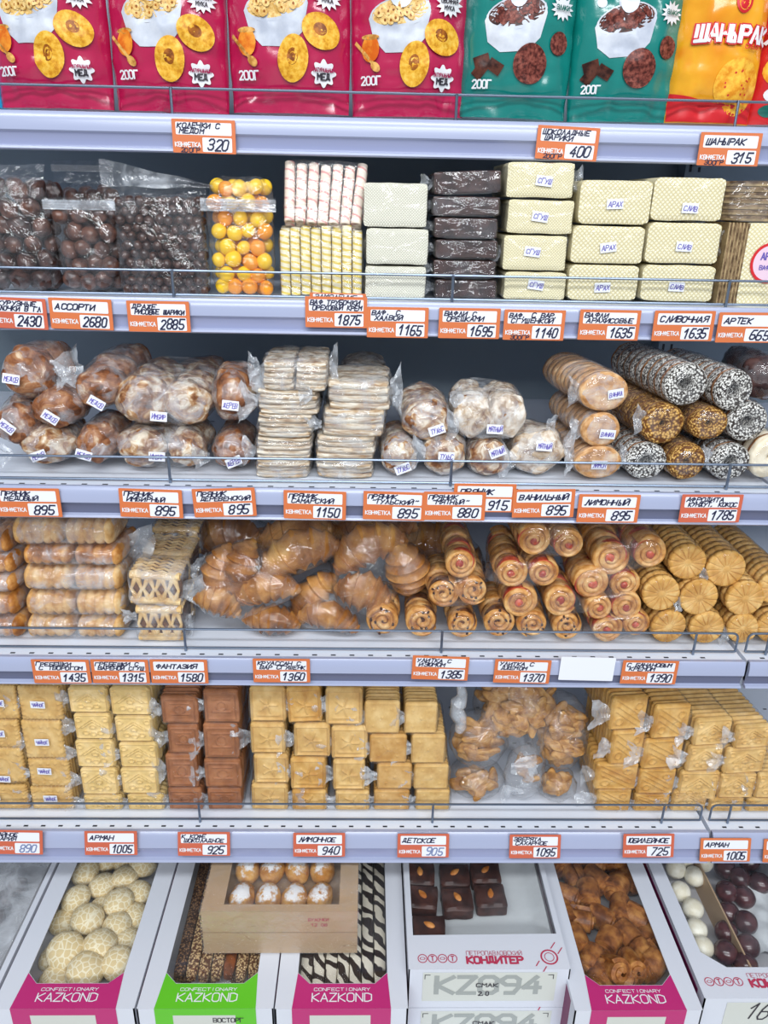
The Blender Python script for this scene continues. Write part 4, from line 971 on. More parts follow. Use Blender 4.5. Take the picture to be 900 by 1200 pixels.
dome_bag('large crumpled bag of whitish gingerbread beside the tan rolls', [(601, 508, 668, 562)], D3, 'ginger_pale', 3, (638, 523, 'МЯТНЫЙ', 0.06), [(604, 545, .018, .04, -1, .004), (660, 520, .014, .045, 1, .015), (640, 500, 0.012, 0.03, 1, 0.02)], 91, 0.032)
# tan vanilla rolls
def coin(w, h, t, kind, sd, bulge=0.25):
    m = MB(); prof = [(0.02, 0), (0.30, 0.004*bulge/0.25*0.3), (0.42, 0.05*0.3), (0.49, 0.22*0.5), (0.5, 0.5), (0.49, 0.78), (0.42, 0.97), (0.02, 1.0)]
    m.lathe([(r, y) for r, y in prof], 30, 'Y', 0, lambda a, z: 1+0.035*nz(math.cos(a)*1.5, math.sin(a)*1.5, z*0.5, sd)); return m.mesh('gingerbread_disc', M[kind])
VD = [coin(1, 1, 1, 'vanil', k*3.1) for k in range(3)]
VR = [((673, 523, 731, 562), 0, (702, 545, 0.03), 'bottom'), ((681, 484, 729, 525), 0, (712, 509, 0.08), 'middle'), ((679, 436, 740, 483), 0.0, (722, 462, -0.15), 'top')]
for k, (q, dd, st, nm) in enumerate(VR):
    b, w_, h_ = face(*q, D3+dd); bz = max(Z3+0.0008, b.z)
    root = thing('biscuit_roll', 'tan roll of vanilla gingerbreads with sticker, %s of three' % nm, 'gingerbread roll', (b.x, D3+dd, bz), (0, 0, 0.14 if k == 2 else 0.08), 'tan vanilla gingerbread rolls'); pts = []
    for i in range(9):
        mt = TM((rg.uniform(-.001, .001), i*0.0155, h_/2+rg.uniform(-.0006, .0006)), (rg.uniform(-.06, .06), rg.random()*6, rg.uniform(-.06, .06)), (w_*0.97, 0.017, h_*0.97))
        mt = TM((rg.uniform(-.001, .001), i*0.0155, h_/2), (rg.uniform(-.05, .05), 0, rg.uniform(-.05, .05)), (w_*0.97, 0.017, h_*0.96))
        place('gingerbread_disc', VD[i % 3], mt, root); pts += mpts(VD[i % 3], mt, 4)
    put('bag_film', hull_film(pts, 0.001, 0.010, 0.0016, 100+k, M['film_soft'], zmin=0.0002), root)
    p = P(st[0], st[1], D3+dd-0.003); sticker(root, (p.x-b.x, -0.0032, p.z-bz), 'ВАНИЛ' if k else 'ЛИМОН', st[2])
    put('film_fold', fin(0.016, h_*0.7, 103+k, 1.2, -1), root, (-w_/2+0.006, 0.012, h_*0.45))
# ring biscuits with seeds and nuts
def ring_mesh(kind, sd, hole=0.17):
    m = MB(); pr = [(hole, 0.75), (hole, 0.30), (hole+0.03, 0.12), (hole+0.10, 0.02), (0.36, 0.0), (0.44, 0.06), (0.485, 0.2), (0.5, 0.5), (0.485, 0.8), (0.42, 0.98), (0.26, 1.0), (hole, 0.75)]
    n = 40; rings = []
    for r, y in pr: rings.append([(r*math.cos(2*PI*k/n)*(1+0.03*nz(math.cos(2*PI*k/n)*2, math.sin(2*PI*k/n)*2, y, sd)), y+0.04*nz(math.cos(2*PI*k/n)*6, math.sin(2*PI*k/n)*6, r*8, sd), r*math.sin(2*PI*k/n)*(1+0.03*nz(math.cos(2*PI*k/n)*2, math.sin(2*PI*k/n)*2, y, sd))) for k in range(n)])
    m.loft(rings, 0, False)
    for i in range(len(m.f)):
        if i >= 7*n: m.m[i] = 1
    return m.mesh('ring_biscuit', [M[kind], M['ringdough']])
RM_ = {k: [ring_mesh(k, s_*2.2, h) for s_ in range(2)] for k, h in (('sesame', 0.14), ('nuts', 0.07), ('cream', 0.04))}
RR = [ # centre px, rx, ry, kind, count, yaw, label
 (757, 541, 25, 22, 'sesame', 8, 0.02, 'speckled ring roll on the shelf next to the tan rolls'),
 (806, 542, 23, 22, 'nuts', 8, 0.02, 'nut covered ring roll on the shelf between two speckled rolls'),
 (857, 542, 25, 22, 'sesame', 8, 0.0, 'speckled ring roll on the shelf below the rightmost rolls'),
 (903, 536, 23, 26, 'cream', 6, 0.0, 'plain cream roll cut off by the right edge of the photo'),
 (779, 497, 27, 25, 'nuts', 8, 0.12, 'nut covered ring roll in the middle layer beside the tan rolls'),
 (831, 497, 24, 20, 'nuts', 8, 0.05, 'darker nut covered ring roll under the two upper speckled rolls'),
 (878, 495, 25, 24, 'sesame', 8, 0.05, 'speckled ring roll in the middle layer at the right'),
 (806, 451, 28, 26, 'sesame', 9, 0.14, 'upper left speckled ring roll with a small hole'),
 (862, 458, 24, 25, 'sesame', 9, 0.12, 'upper right speckled ring roll tilted towards the right'),
]
for k, (cx, cy, rx, ry, kd, n, yaw, lb) in enumerate(RR):
    dd = D3 + (0 if k < 4 else (0.004 if k < 7 else 0.0))
    b, w_, h_ = face(cx-rx, cy-ry, cx+rx, cy+ry, dd); bz = max(Z3+0.0008, b.z)
    root = thing('ring_biscuit_roll', lb, 'ring biscuit roll', (b.x, dd, bz), (0, 0, yaw), 'rolls of ring biscuits in clear bags'); pts = []
    for i in range(n):
        mt = TM((rg.uniform(-.0012, .0012), i*0.0175, h_/2+rg.uniform(-.0006, .0006)), (0, 0, rg.uniform(-.05, .05)), (w_*0.97, 0.0185, h_*0.97))
        place('ring_biscuit', RM_[kd][i % 2], mt, root); pts += mpts(RM_[kd][i % 2], mt, 7)
    put('bag_film', hull_film(pts, 0.001, 0.010, 0.0018, 120+k*3, M['film'], zmin=0.0002), root)
    if k in (0, 1, 2, 4): put('film_fold', fin(0.014, h_*0.6, 150+k, 1.2, -1 if k != 1 else 1), root, ((-1 if k != 1 else 1)*(w_/2-0.006), 0.006, h_*0.6))
b, w_, h_ = face(878, 420, 930, 470, D3+0.03)
root = thing('gingerbread_bag', 'dark bag of chocolate gingerbread at the upper right edge of the gingerbread shelf', 'gingerbread bag', (b.x, D3+0.03, b.z), (0, 0, 0)); pts = []
M['chocg'] = food('chocolate_gingerbread', [(0.4, S(44, 28, 30)), (0.6, S(84, 58, 54))], 3, 0.4, 11, 0.4)
for k in range(3):
    me = ginger_mesh('chocg', k); mt = TM((rg.uniform(-.002, .002), 0.02+k*0.034, h_/2), (0, 0, k), (w_, 0.04, h_)); place('gingerbread', me, mt, root); pts += mpts(me, mt, 5)
put('bag_film', hull_film(pts, 0.001, 0.010, 0.002, 160, M['film'], zmin=0.0), root)
# ------------------------------------------------------------------ row 4: pastries, croissants, whirls, petal biscuits
D4 = ROWS[3][0]+0.038; Z4 = deckz(3)
M['bake'] = food('golden_pastry', [(0.34, S(132, 78, 30)), (0.48, S(180, 116, 52)), (0.62, S(214, 160, 92)), (0.75, S(232, 192, 132))], 46, 0.5, 170, 0.5, 0.001, 0.4, 5, 0.15)
M['bake_pale'] = food('pale_pastry', [(0.34, S(176, 122, 66)), (0.5, S(212, 166, 106)), (0.68, S(236, 204, 152))], 50, 0.55, 170, 0.4, 0.001, 0.3, 5)
M['bake_dark'] = food('deep_baked_pastry', [(0.34, S(96, 52, 18)), (0.5, S(150, 88, 34)), (0.68, S(198, 138, 70))], 46, 0.45, 170, 0.5, 0.001, 0.4, 5, 0.2)
M['croi'] = food('croissant_crust', [(0.32, S(112, 66, 26)), (0.45, S(160, 102, 46)), (0.58, S(196, 140, 74)), (0.75, S(226, 184, 118))], 2.2, 0.38, 9, 0.5, 0.0012, 0.4, 5, 0.2)
M['lattice'] = food('lattice_dough', [(0.36, S(192, 150, 92)), (0.5, S(222, 186, 128)), (0.66, S(238, 212, 164))], 60, 0.6, 200, 0.4, 0.001)
M['fill'] = food('dark_filling', [(0.4, S(66, 36, 18)), (0.6, S(116, 72, 38))], 70, 0.5, 200, 0.4)
M['jam'] = food('red_jam', [(0.4, S(150, 40, 24)), (0.6, S(206, 84, 52))], 70, 0.3, 100, 0.2, 0.0006, 0.5, 3, 0.4)
M['curl'] = food('whirl_dough', [(0.34, S(176, 112, 48)), (0.5, S(214, 158, 88)), (0.68, S(238, 200, 140))], 60, 0.5, 190, 0.4, 0.0008, 0.4, 5, 0.1)
M['petal'] = food('petal_biscuit', [(0.36, S(206, 158, 82)), (0.52, S(226, 182, 106)), (0.68, S(238, 204, 138))], 50, 0.65, 200, 0.3, 0.0006)
rp = random.Random(404)
# comb pastries: ribbed slabs
def comb_mesh(w, h, L, ribs, sd, mat):
    m = MB(); rings = []; n = 26; nx = ribs*6
    for i in range(nx+1):
        u = i/nx; e = min(u, 1-u)*w; cap = min(1, (e/0.006))**0.5 if e < 0.006 else 1
        g = 1-0.20*(0.5-0.5*math.cos(u*ribs*2*PI+PI))**3
        ring = []
        for k in range(n):
            a = 2*PI*k/n; c, s_ = math.cos(a), math.sin(a); rad = (abs(c)**3.4+abs(s_)**3.4)**(-1/3.4)
            q = (0.62+0.38*cap)*g*(1+0.05*nz(c*1.5+u*6, s_*1.5, u*4, sd))
            ring.append(((u-0.5)*w, L/2+c*rad*L/2*(0.8+0.2*cap)*(1-0.3*(1-g)), h/2+s_*rad*h/2*q))
        rings.append(ring)
    m.loft(rings); return m.mesh('comb_pastry', mat)
def pts_of(root, step=4):
    out = []
    for o in root.children:
        if o.type == 'MESH': out += mpts(o.data, o.matrix_basis, step)
    return out
def comb_pack(label, q, mats, halves, sd, tails=(), d=None, L=0.075, gap=0.003):
    d = d or D4; b, w_, h_ = face(*q, d); bz = max(Z4+0.0008, b.z); h_ = b.z+h_-bz
    root = thing('comb_pastry_pack', label, 'pastry pack', (b.x, d, bz), (0, 0, 0), 'stacked packs of comb pastries')
    wd = (w_-gap*(halves-1))/halves
    for c in range(halves):
        me = comb_mesh(wd*0.97, h_*0.92, L, 5, sd+c, mats); put('comb_pastry', me, root, (-w_/2+wd*(c+0.5)+c*gap, 0.002, 0.0006), (0, rp.uniform(-.02, .02), rp.uniform(-.03, .03)))
    put('bag_film', hull_film(pts_of(root, 3), 0.0008, 0.011, 0.0014, sd, M['film_soft'], zmin=0.0002, name='bag_film'), root)
    for (tx_, ty_, ln, hh, side, yy) in tails:
        p = P(tx_, ty_, d+yy); put('film_fold', fin(ln, hh, sd+tx_, 1.5, side), root, (p.x-b.x, yy, max(p.z-bz, hh*0.66-(bz-Z4))))
CP = [((28, 726, 143, 753), 'bake_pale', 'bottom'), ((26, 696, 142, 727), 'bake_pale', 'fourth from top'), ((23, 666, 141, 697), 'bake_pale', 'third from top'), ((23, 642, 140, 667), 'bake', 'second from top'), ((10, 610, 131, 644), 'bake_pale' , 'top')]
for k, (q, mt, nm) in enumerate(CP):
    comb_pack('pack of ribbed comb pastries, %s of the stack of five' % nm, q, M[mt], 2, 200+k*5, [(136, 640, .05, .045, 1, .05), (140, 655, .03, .03, 1, .06)][:(2 if k == 3 else 0)], L=0.09)
# narrow packs at the left edge
for k, q in enumerate(((-40, 726, 24, 753), (-42, 698, 18, 726), (-42, 676, 16, 698), (-42, 652, 14, 676), (-44, 624, 8, 652))):
    comb_pack('comb pastry pack at the left edge, %s of five' % ('bottom', 'fourth from top', 'third from top', 'second from top', 'top')[k], q, M['bake'], 1, 240+k*5, L=0.08)
# lattice pastries
def lattice_mesh(w, h, L, sd):
    """pillow of dark filling under a pale net of dough, diamonds open"""
    m = MB(); n = 30; ny = 8
    def ring(y, sc, grow=0.0):
        out = []
        for k in range(n):
            a = 2*PI*(k+0.5)/n; c, s_ = math.cos(a), math.sin(a); rad = (abs(c)**4+abs(s_)**4)**(-1/4)
            out.append((c*rad*(w/2+grow)*sc, y, h/2+s_*rad*(h/2+grow)*sc))
        return out
    ys = [0.003, 0.006]+[0.006+(L-0.009)*k/ny for k in range(1, ny+1)]+[L]
    m.loft([ring(y, 0.86 if i in (0, len(ys)-1) else 0.95) for i, y in enumerate(ys)], 1)
    # dough: rim rails and crossing strands over the front, and over the top
    nn = 4; st = []
    for i in range(nn+1):
        x = -w/2*0.94+w*0.94*i/nn
        for sg in (-1, 1):
            x1 = x+sg*w*0.94/nn/2
            if abs(x1) <= w/2*0.96: 
                pth = [(x1, 0.0035, h*0.10), (x+ (x1-x)*0.15, 0.000, h*0.5), (x1, 0.0035, h*0.90)]
                st.append(pth)
        xs = x
    for p in st: m.tube([Vector(p[0]).lerp(Vector(p[1]), t/4) if t <= 4 else Vector(p[1]).lerp(Vector(p[2]), (t-4)/4) for t in range(9)], lambda t: w*0.046*(1.0+0.35*math.cos(t*2*PI)), 8, 0)
    for z in (h*0.10, h*0.90): m.tube([(-w/2*0.95+w*0.95*t/8, 0.0035, z+0.0008*nz(t, z*90, 1, sd)) for t in range(9)], h*0.11, 8, 0)
    for j in range(6):
        y = 0.006+j*L/6; m.tube([(-w/2*0.95+w*0.95*t/8, y+(0.004 if t % 2 else -0.002), h*0.97) for t in range(9)], h*0.055, 7, 0)
    return m.mesh('lattice_pastry', [M['lattice'], M['fill']])
def lattice_pack(label, boxes, sd, tails, roll=0.0):
    b, w_, h_ = face(*boxes[0], D4); bz = max(Z4+0.0008, b.z); h_ = b.z+h_-bz
    root = thing('lattice_pastry_pack', label, 'pastry pack', (b.x, D4, bz), (0, roll, 0), 'clear packs of lattice pastries')
    for k in range(2):
        put('lattice_pastry', lattice_mesh(w_*0.96, h_*0.95, 0.055, sd+k), root, (0.003*k, 0.002+k*0.058, 0.0006+0.006*k))
    put('bag_film', hull_film(pts_of(root, 3), 0.0012, 0.010, 0.0026, sd, M['film_soft'], zmin=0.0002), root)
    for (tx_, ty_, ln, hh, side, yy) in tails:
        p = P(tx_, ty_, D4+yy); put('film_fold', fin(ln, hh, sd+tx_, 1.2, side), root, (p.x-b.x, yy, max(p.z-bz, hh*0.66-(bz-Z4))))
lattice_pack('lower clear pack of lattice pastries on the shelf', [(158, 711, 216, 752)], 260, [(160, 722, .018, .02, -1, .003), (213, 730, .016, .03, 1, .02)])
lattice_pack('upper clear pack of lattice pastries with gathered film end', [(148, 672, 212, 710)], 266, [(210, 690, .036, .05, 1, .02), (222, 668, .022, .05, 1, .05)], 0.05)
b, w_, h_ = face(162, 650, 222, 676, D4+0.06)
root = thing('lattice_pastry_pack', 'lattice pastry pack half hidden behind the upper one', 'pastry pack', (b.x, D4+0.135, b.z), (0, 0, 0), 'clear packs of lattice pastries')
put('lattice_pastry', lattice_mesh(w_, h_*1.2, 0.06, 271), root, (0, 0.002, 0)); put('bag_film', hull_film(pts_of(root, 3), 0.0012, 0.010, 0.0022, 271, M['film_soft'], zmin=0.0), root)

# croissants
def croissant(L, T, bend, sd):
    m = MB(); n = 18; N = 44; rings = []; seg = 7
    for i in range(N+1):
        t = i/N; u = 2*t-1
        a = u*bend; R = L/(2*math.sin(bend)) if bend > 0.01 else None
        x = R*math.sin(a) if R else u*L/2; z = (R*math.cos(a)-R*math.cos(bend)) if R else 0
        env = max(0.06, (1-abs(u)**2.1))**0.62
        ph = (abs(u)*seg/2) % 1.0
        step = 1-0.24*ph+0.03*math.sin(t*40)
        r = T/2*env*step
        tx, tz = math.cos(a), -math.sin(a); nx_, nz2 = math.sin(a), math.cos(a)
        ring = []
        for k in range(n):
            b_ = 2*PI*k/n; c, s_ = math.cos(b_), math.sin(b_); q = r*(1+0.06*nz(c*1.2+u*3, s_*1.2, u*2, sd)); sl = 0.22*T*c*ph*0.25
            ring.append((x+nx_*q*s_+tx*sl, q*c*0.92, z+nz2*q*s_+tz*sl))
        rings.append(ring)
    m.loft(rings); return m.mesh('croissant', M['croi'])
CRM = [croissant(1.0, 0.52, b_, k*3.7) for k, b_ in enumerate((0.25, 0.5, 0.75))]
def croissant_bag(label, items, sd, tails=(), d0=None, amp=0.003):
    """items: centre px, length px, width px, angle in the picture, extra distance"""
    d0 = d0 or D4; cs = []
    for (cx, cy, l, t, ang, dd) in items:
        p = P(cx, cy, d0+dd+0.02); s_ = (P(cx+50, cy, d0+dd).x-P(cx-50, cy, d0+dd).x)/100; cs.append((p, l*s_*1.12, t*s_*1.16, ang))
    bx = sum(c[0].x for c in cs)/len(cs); bz = max(Z4+0.0008, min(c[0].z-c[2]*0.55 for c in cs))
    root = thing('croissant_bag', label, 'croissant bag', (bx, d0, bz), (0, 0, 0), 'clear bags of croissants')
    for i, (p, l, t, ang) in enumerate(cs):
        me = CRM[(i+int(sd)) % 3]; k = t/0.52
        mt = TM((p.x-bx, p.y-d0, p.z-bz), (0, 0, 0)) @ Matrix.Rotation(-math.radians(ang), 4, 'Y') @ Matrix.Rotation(rp.uniform(-.25, .25), 4, 'Z') @ Matrix.Diagonal((l, k, k, 1))
        zs = min((mt @ v.co).z for v in me.vertices)
        if zs < 0.001: mt = Matrix.Translation((0, 0, 0.001-zs)) @ mt
        ys = min((mt @ v.co).y for v in me.vertices)
        if ys < 0.001: mt = Matrix.Translation((0, 0.001-ys, 0)) @ mt
        place('croissant', me, mt, root)
    tp = []
    for (tx_, ty_, dd) in tails: p = P(tx_, ty_, d0+dd); tp.append((p.x-bx, p.y-d0, p.z-bz))
    put('bag_film', hull_film(pts_of(root, 5), 0.0012, 0.011, amp, sd, M['film'], zmin=0.0002, tails=tp), root)
    return root
croissant_bag('bag with two dark croissants nearest the lattice pastries', [(259, 672, 70, 34, 72, 0.02), (254, 712, 52, 32, -25, 0.0)], 300, [(243, 650, .05)])
croissant_bag('bag of croissants pointing down to a gathered corner', [(291, 668, 66, 40, 78, 0.02), (314, 702, 76, 34, 18, 0.0)], 301, [(277, 728, 0.0), (285, 640, .04)])
croissant_bag('upper clear bag holding one big croissant before another', [(356, 661, 88, 46, 20, 0.025), (348, 628, 84, 42, 8, 0.08)], 302, [(307, 678, .01)])
croissant_bag('croissant bag lying flat on the shelf under the others', [(318, 731, 62, 34, -4, 0.0)], 303)
croissant_bag('bag with a steep croissant and one lying before it', [(372, 704, 70, 36, 52, 0.03), (384, 733, 66, 32, -12, 0.0)], 304)
croissant_bag('big clear bag of croissants left of the raisin whirls', [(437, 654, 82, 46, 24, 0.03), (425, 698, 62, 44, -14, 0.01), (440, 622, 90, 40, 6, 0.09)], 305, [(400, 712, 0.0), (402, 640, 0.02), (438, 725, 0.0)])
croissant_bag('single croissant standing steeply beside the big croissant bag', [(471, 676, 70, 46, -76, 0.03)], 306)
croissant_bag('croissant bag in the dark back row behind the two dark croissants', [(262, 634, 80, 44, 20, 0.2), (305, 662, 80, 44, -15, 0.2)], 307)
croissant_bag('croissant bag in the dark back row behind the steep croissant', [(415, 668, 80, 46, 30, 0.24), (384, 694, 70, 44, -8, 0.24)], 308)
croissant_bag('croissant bag in the dark back row behind the first raisin whirls', [(500, 640, 84, 46, 12, 0.2), (520, 672, 84, 46, -12, 0.2)], 309)
# whirls
def whirl_mesh(kind, sd):
    m = MB(); turns = 2.6; N = 88; th = 0.5/ (turns+0.35); rings = []
    for i in range(N+1):
        t = i/N; a = t*turns*2*PI; r = th*0.35+(0.5-th*0.62)*t; w2 = th*0.46*(0.8+0.2*min(1, t*6))*(1 if i < N-4 else (N-i+1)/6)
        fr = 0.06+0.10*(t**2)
        cx, cz = r*math.cos(a), r*math.sin(a)
        ring = []
        for (dr, y) in ((-1, 0.12), (-0.75, 0.02), (0, -0.03), (0.75, 0.02), (1, 0.12), (1, 0.9), (0.7, 1.0), (-0.7, 1.0), (-1, 0.9)):
            q = r+dr*w2; ring.append((q*math.cos(a), fr+y+0.03*nz(a, y, dr, sd), q*math.sin(a)))
        rings.append(ring)
    m.loft(rings, 0)
    m.lathe([(0.02, 0.22), (0.42, 0.26), (0.43, 0.5), (0.38, 1.0), (0.02, 1.02)], 26, 'Y', 1)
    rr_ = random.Random(sd)
    if kind == 'raisin':
        for k in range(7):
            a = rr_.uniform(0, 6.3); r = rr_.uniform(0.15, 0.4); ico(m, (r*math.cos(a), 0.14, r*math.sin(a)), 0.05, 0.09, 0.06, 1, 0.2, 1, sd+k, 2)
    else: ico(m, (0.03, 0.12, 0.02), 0.13, 0.12, 0.12, 2, 0.2, 1.2, sd, 1)
    return m.mesh('whirl_bun', [M['curl'], M['jam'] if kind != 'raisin' else M['fill'], M['choc']])
for nm in ('curl', 'jam', 'fill'): pass
M_unit = {}
def unit_mat(src, stops, sc, bsc, **k): return food(src, stops, sc, k.get('rough', 0.5), bsc, 0.4, 0.0008, 0.4, 5, 0.1)
_c, _j, _f = M['curl'], M['jam'], M['fill']
M['curl'] = unit_mat('whirl_dough_golden', [(0.34, S(166, 102, 44)), (0.5, S(206, 148, 80)), (0.68, S(232, 192, 132))], 3.0, 12)
M['jam'] = unit_mat('whirl_red_jam', [(0.4, S(156, 50, 32)), (0.6, S(206, 96, 66))], 4, 8, rough=0.3)
M['fill'] = unit_mat('whirl_dark_filling', [(0.4, S(70, 38, 20)), (0.6, S(124, 76, 40))], 4, 10)
WM = {k: [whirl_mesh(k, s_*2.9) for s_ in range(3)] for k in ('raisin', 'jam')}
M['curl'], M['jam'], M['fill'] = _c, _j, _f
def whirl_bag(label, faces, kind, sd, dd=0.0, n=3, tails=(), group='clear bags of pastry whirls', yaw=0.0):
    fs = [face(cx-r, cy-r*0.94, cx+r, cy+r*0.94, D4+dd) for cx, cy, r in faces]
    bx = sum(f[0].x for f in fs)/len(fs); bz = max(Z4+0.0008, min(f[0].z for f in fs))
    root = thing('whirl_bag', label, 'whirl pastry bag', (bx, D4+dd, bz), (0, 0, yaw), group)
    for (b, w_, h_) in fs:
        for k in range(n):
            me = rp.choice(WM[kind]); mt = TM((b.x-bx+rp.uniform(-.001, .001), 0.001+k*0.029, max(0, b.z-bz)+h_/2), (0, 0, 0), (w_*0.96, 0.026, h_*0.96)) @ Matrix.Rotation(rp.uniform(0, 6.3), 4, 'Y')
            place('whirl_bun', me, mt, root)
    tp = []
    for (tx_, ty_, d_) in tails: p = P(tx_, ty_, D4+dd+d_); tp.append((p.x-bx, d_, p.z-bz))
    put('bag_film', hull_film(pts_of(root, 7), 0.0005, 0.010, 0.0019, sd, M['film'], zmin=0.0002, tails=tp), root); return root
WB = [
 ('raisin whirl bag on the shelf right under the croissants', [(450, 730, 21)], 'raisin', 0, []),
 ('second raisin whirl bag on the shelf from the croissants', [(494, 730, 21)], 'raisin', 0, []),
 ('raisin whirl bag on the shelf by the middle guard post', [(542, 733, 19)], 'raisin', 0, []),
 ('pair of raisin whirls in the middle layer, pale twisted film between', [(520, 697, 20), (556, 694, 20)], 'raisin', 0.002, [(538, 712, 0.0)]),
 ('red centred whirl bag hanging above the raisin pair', [(541, 662, 20)], 'jam', 0.004, [(538, 690, 0.004)]),
 ('raisin whirl bag on the shelf second right of the middle post', [(585, 731, 20)], 'raisin', 0, []),
 ('raisin whirl bag on the shelf third right of the middle post', [(626, 734, 19)], 'raisin', 0, []),
 ('raisin whirl bag on the shelf below the single jam whirl', [(666, 735, 19)], 'raisin', 0, []),
 ('pair of whirls with gathered film at left, below the top pair', [(600, 673, 20), (637, 673, 19)], 'jam', 0.002, [(569, 680, .01)]),
 ('jam whirl bag alone in the layer below, twisted film right', [(609, 707, 22)], 'jam', 0.0, [(634, 706, .004)]),
 ('jam whirl bag with pointed film reaching right', [(659, 706, 21)], 'jam', 0.0, [(693, 716, .0)]),
 ('top pair of jam whirls under the shelf above', [(626, 635, 22), (666, 640, 20)], 'jam', 0.004, []),
 ('big pair of jam whirls, highest beside the petal biscuits', [(718, 655, 24), (762, 650, 22)], 'jam', 0.004, [(742, 640, .0)]),
 ('pair of jam whirls just under the big pair', [(694, 686, 23), (734, 686, 19)], 'jam', 0.002, []),
 ('pair of jam whirls in the third layer from the top', [(703, 715, 18), (734, 713, 20)], 'jam', 0.0, []),
 ('pair of jam whirls on the shelf left of the petal biscuits', [(712, 739, 19), (746, 733, 17)], 'jam', 0.0, [(684, 744, .0)]),
]
for k, (lb, fc, kd, dd, tl) in enumerate(WB): whirl_bag(lb, fc, kd, 320+k*3.3, dd, 4 if fc[0][1] < 680 else 3, tl)
# round petal biscuits
def petal_mesh(sd):
    m = MB(); n = 84; pet = 14; rings = []
    for r, y0 in ((0.02, 0.02), (0.07, 0.06), (0.10, 0.10), (0.2, 0.03), (0.34, 0.0), (0.44, 0.03), (0.48, 0.14), (0.5, 0.4), (0.49, 0.85), (0.44, 1.0), (0.02, 1.0)):
        ring = []
        for k in range(n):
            a = 2*PI*k/n; g = abs(math.sin(a*pet/2)); gv = (1-g)**3
            q = r*(1-(0.035*gv if r > 0.4 else 0)); y = y0+(0.13*gv if 0.12 < r < 0.47 and y0 < 0.2 else 0)
            ring.append((q*math.cos(a), y, q*math.sin(a)))
        rings.append(ring)
    m.loft(rings); return m.mesh('petal_biscuit', M['petal_u'])
M['petal_u'] = food('petal_biscuit_crust', [(0.36, S(190, 138, 66)), (0.52, S(212, 164, 92)), (0.68, S(228, 190, 124))], 2.6, 0.65, 14, 0.3, 0.0006)
PM = petal_mesh(1)
PB = [((807, 660, 23), 'upper left of the heap of petal biscuit rolls', .012, 0.0), ((852, 668, 24), 'upper right of the heap of petal biscuit rolls', .010, 0.0), ((776, 697, 23), 'left in the middle layer next to jam whirls', .004, 0.0), ((821, 702, 23), 'centre of the middle layer', .002, 0.0), ((875, 703, 23), 'right in the middle layer', .002, 0.0),
      ((785, 736, 21), 'left on the shelf', 0, 0.0), ((830, 737, 21), 'second on the shelf from the left', 0, 0.0), ((872, 738, 19), 'third on the shelf from the left', 0, 0.0), ((908, 737, 20), 'on the neighbouring shelf at the right edge', 0, 0.0), ((912, 690, 22), 'upper one on the neighbouring shelf at the right edge', 0.004, 0.0)]
for k, ((cx, cy, r), nm, dd, yaw) in enumerate(PB):
    b, w_, h_ = face(cx-r, cy-r*0.94, cx+r, cy+r*0.94, D4+dd); bz = max(Z4+0.0008, b.z)
    root = thing('petal_biscuit_roll', 'roll of round petal patterned biscuits, ' + nm, 'biscuit roll', (b.x, D4+dd, bz), (0, 0, yaw), 'rolls of petal biscuits')
    for i in range(13):
        place('petal_biscuit', PM, TM((rp.uniform(-.0006, .0006), 0.001+i*0.0135, h_/2), (0, 0, rp.uniform(-.03, .03)), (w_*0.955, 0.013, h_*0.955)) @ Matrix.Rotation(rp.random()*6, 4, 'Y'), root)
    put('bag_film', hull_film(pts_of(root, 7), 0.0004, 0.010, 0.0008, 380+k*3, M['film_tight'], zmin=0.0002), root)
    if k in (1, 3, 7): put('film_fold', fin(0.012, h_*0.6, 390+k, 1.2, -1), root, (-w_/2+0.006, 0.004, h_*0.25))
# ------------------------------------------------------------------ row 5: biscuit packs
D5 = ROWS[4][0]+0.040; Z5 = deckz(4)
def biscuit(name, c, lo=0.0):
    return food(name, [(0.34, c[0]), (0.5, c[1]), (0.68, c[2])], 38, 0.62, 260, 0.25, 0.0005, 0.3)
M['b_yel'] = biscuit('yellow_biscuit', (S(196, 152, 86), S(214, 174, 106), S(230, 196, 134)))
M['b_pale'] = biscuit('pale_biscuit_crust', (S(212, 180, 112), S(228, 196, 130), S(240, 212, 156)))
M['b_gold'] = biscuit('golden_biscuit', (S(186, 132, 58), S(206, 158, 82), S(224, 184, 114)))
M['b_tan'] = biscuit('tan_biscuit', (S(188, 136, 66), S(206, 160, 92), S(222, 182, 120)))
M['b_choc'] = biscuit('brown_biscuit', (S(132, 80, 46), S(156, 98, 60), S(174, 116, 76)))
def p_dots(u, v):
    d = 0.0
    for k in range(-2, 3):
        for s_ in (-1, 1):
            d = max(d, 1-min(1, math.hypot(u-k*0.36, (v-s_*0.72)*0.8)/0.10)); d = max(d, 1-min(1, math.hypot(u-s_*0.84, v-k*0.32)/0.10))
    d += 0.5*max(0, 1-abs(math.hypot(u, v*0.9)-0.42)/0.06)
    return d
def line(u, v, a, b, w):
    ax, ay = a; bx, by = b; dx, dy = bx-ax, by-ay; t = max(0, min(1, ((u-ax)*dx+(v-ay)*dy)/(dx*dx+dy*dy))); q = math.hypot(u-ax-t*dx, v-ay-t*dy)
    return max(0, 1-q/w)
def p_house(u, v):
    d = max(line(u, v, (-0.78, -0.1), (0, 0.62), 0.07), line(u, v, (0, 0.62), (0.78, -0.1), 0.07), line(u, v, (-0.6, -0.1), (0, 0.42), 0.06), line(u, v, (0, 0.42), (0.6, -0.1), 0.06))
    for c in ((-0.4, -0.45), (0.4, -0.45), (0, 0.0), (0, -0.55), (-0.72, 0.55), (0.72, 0.55)): d = max(d, max(0, 1-abs(math.hypot(u-c[0], v-c[1])-0.15)/0.06))
    d = max(d, max(0, 1-abs(max(abs(u)/0.9, abs(v)/0.86)-1)/0.05)); return d
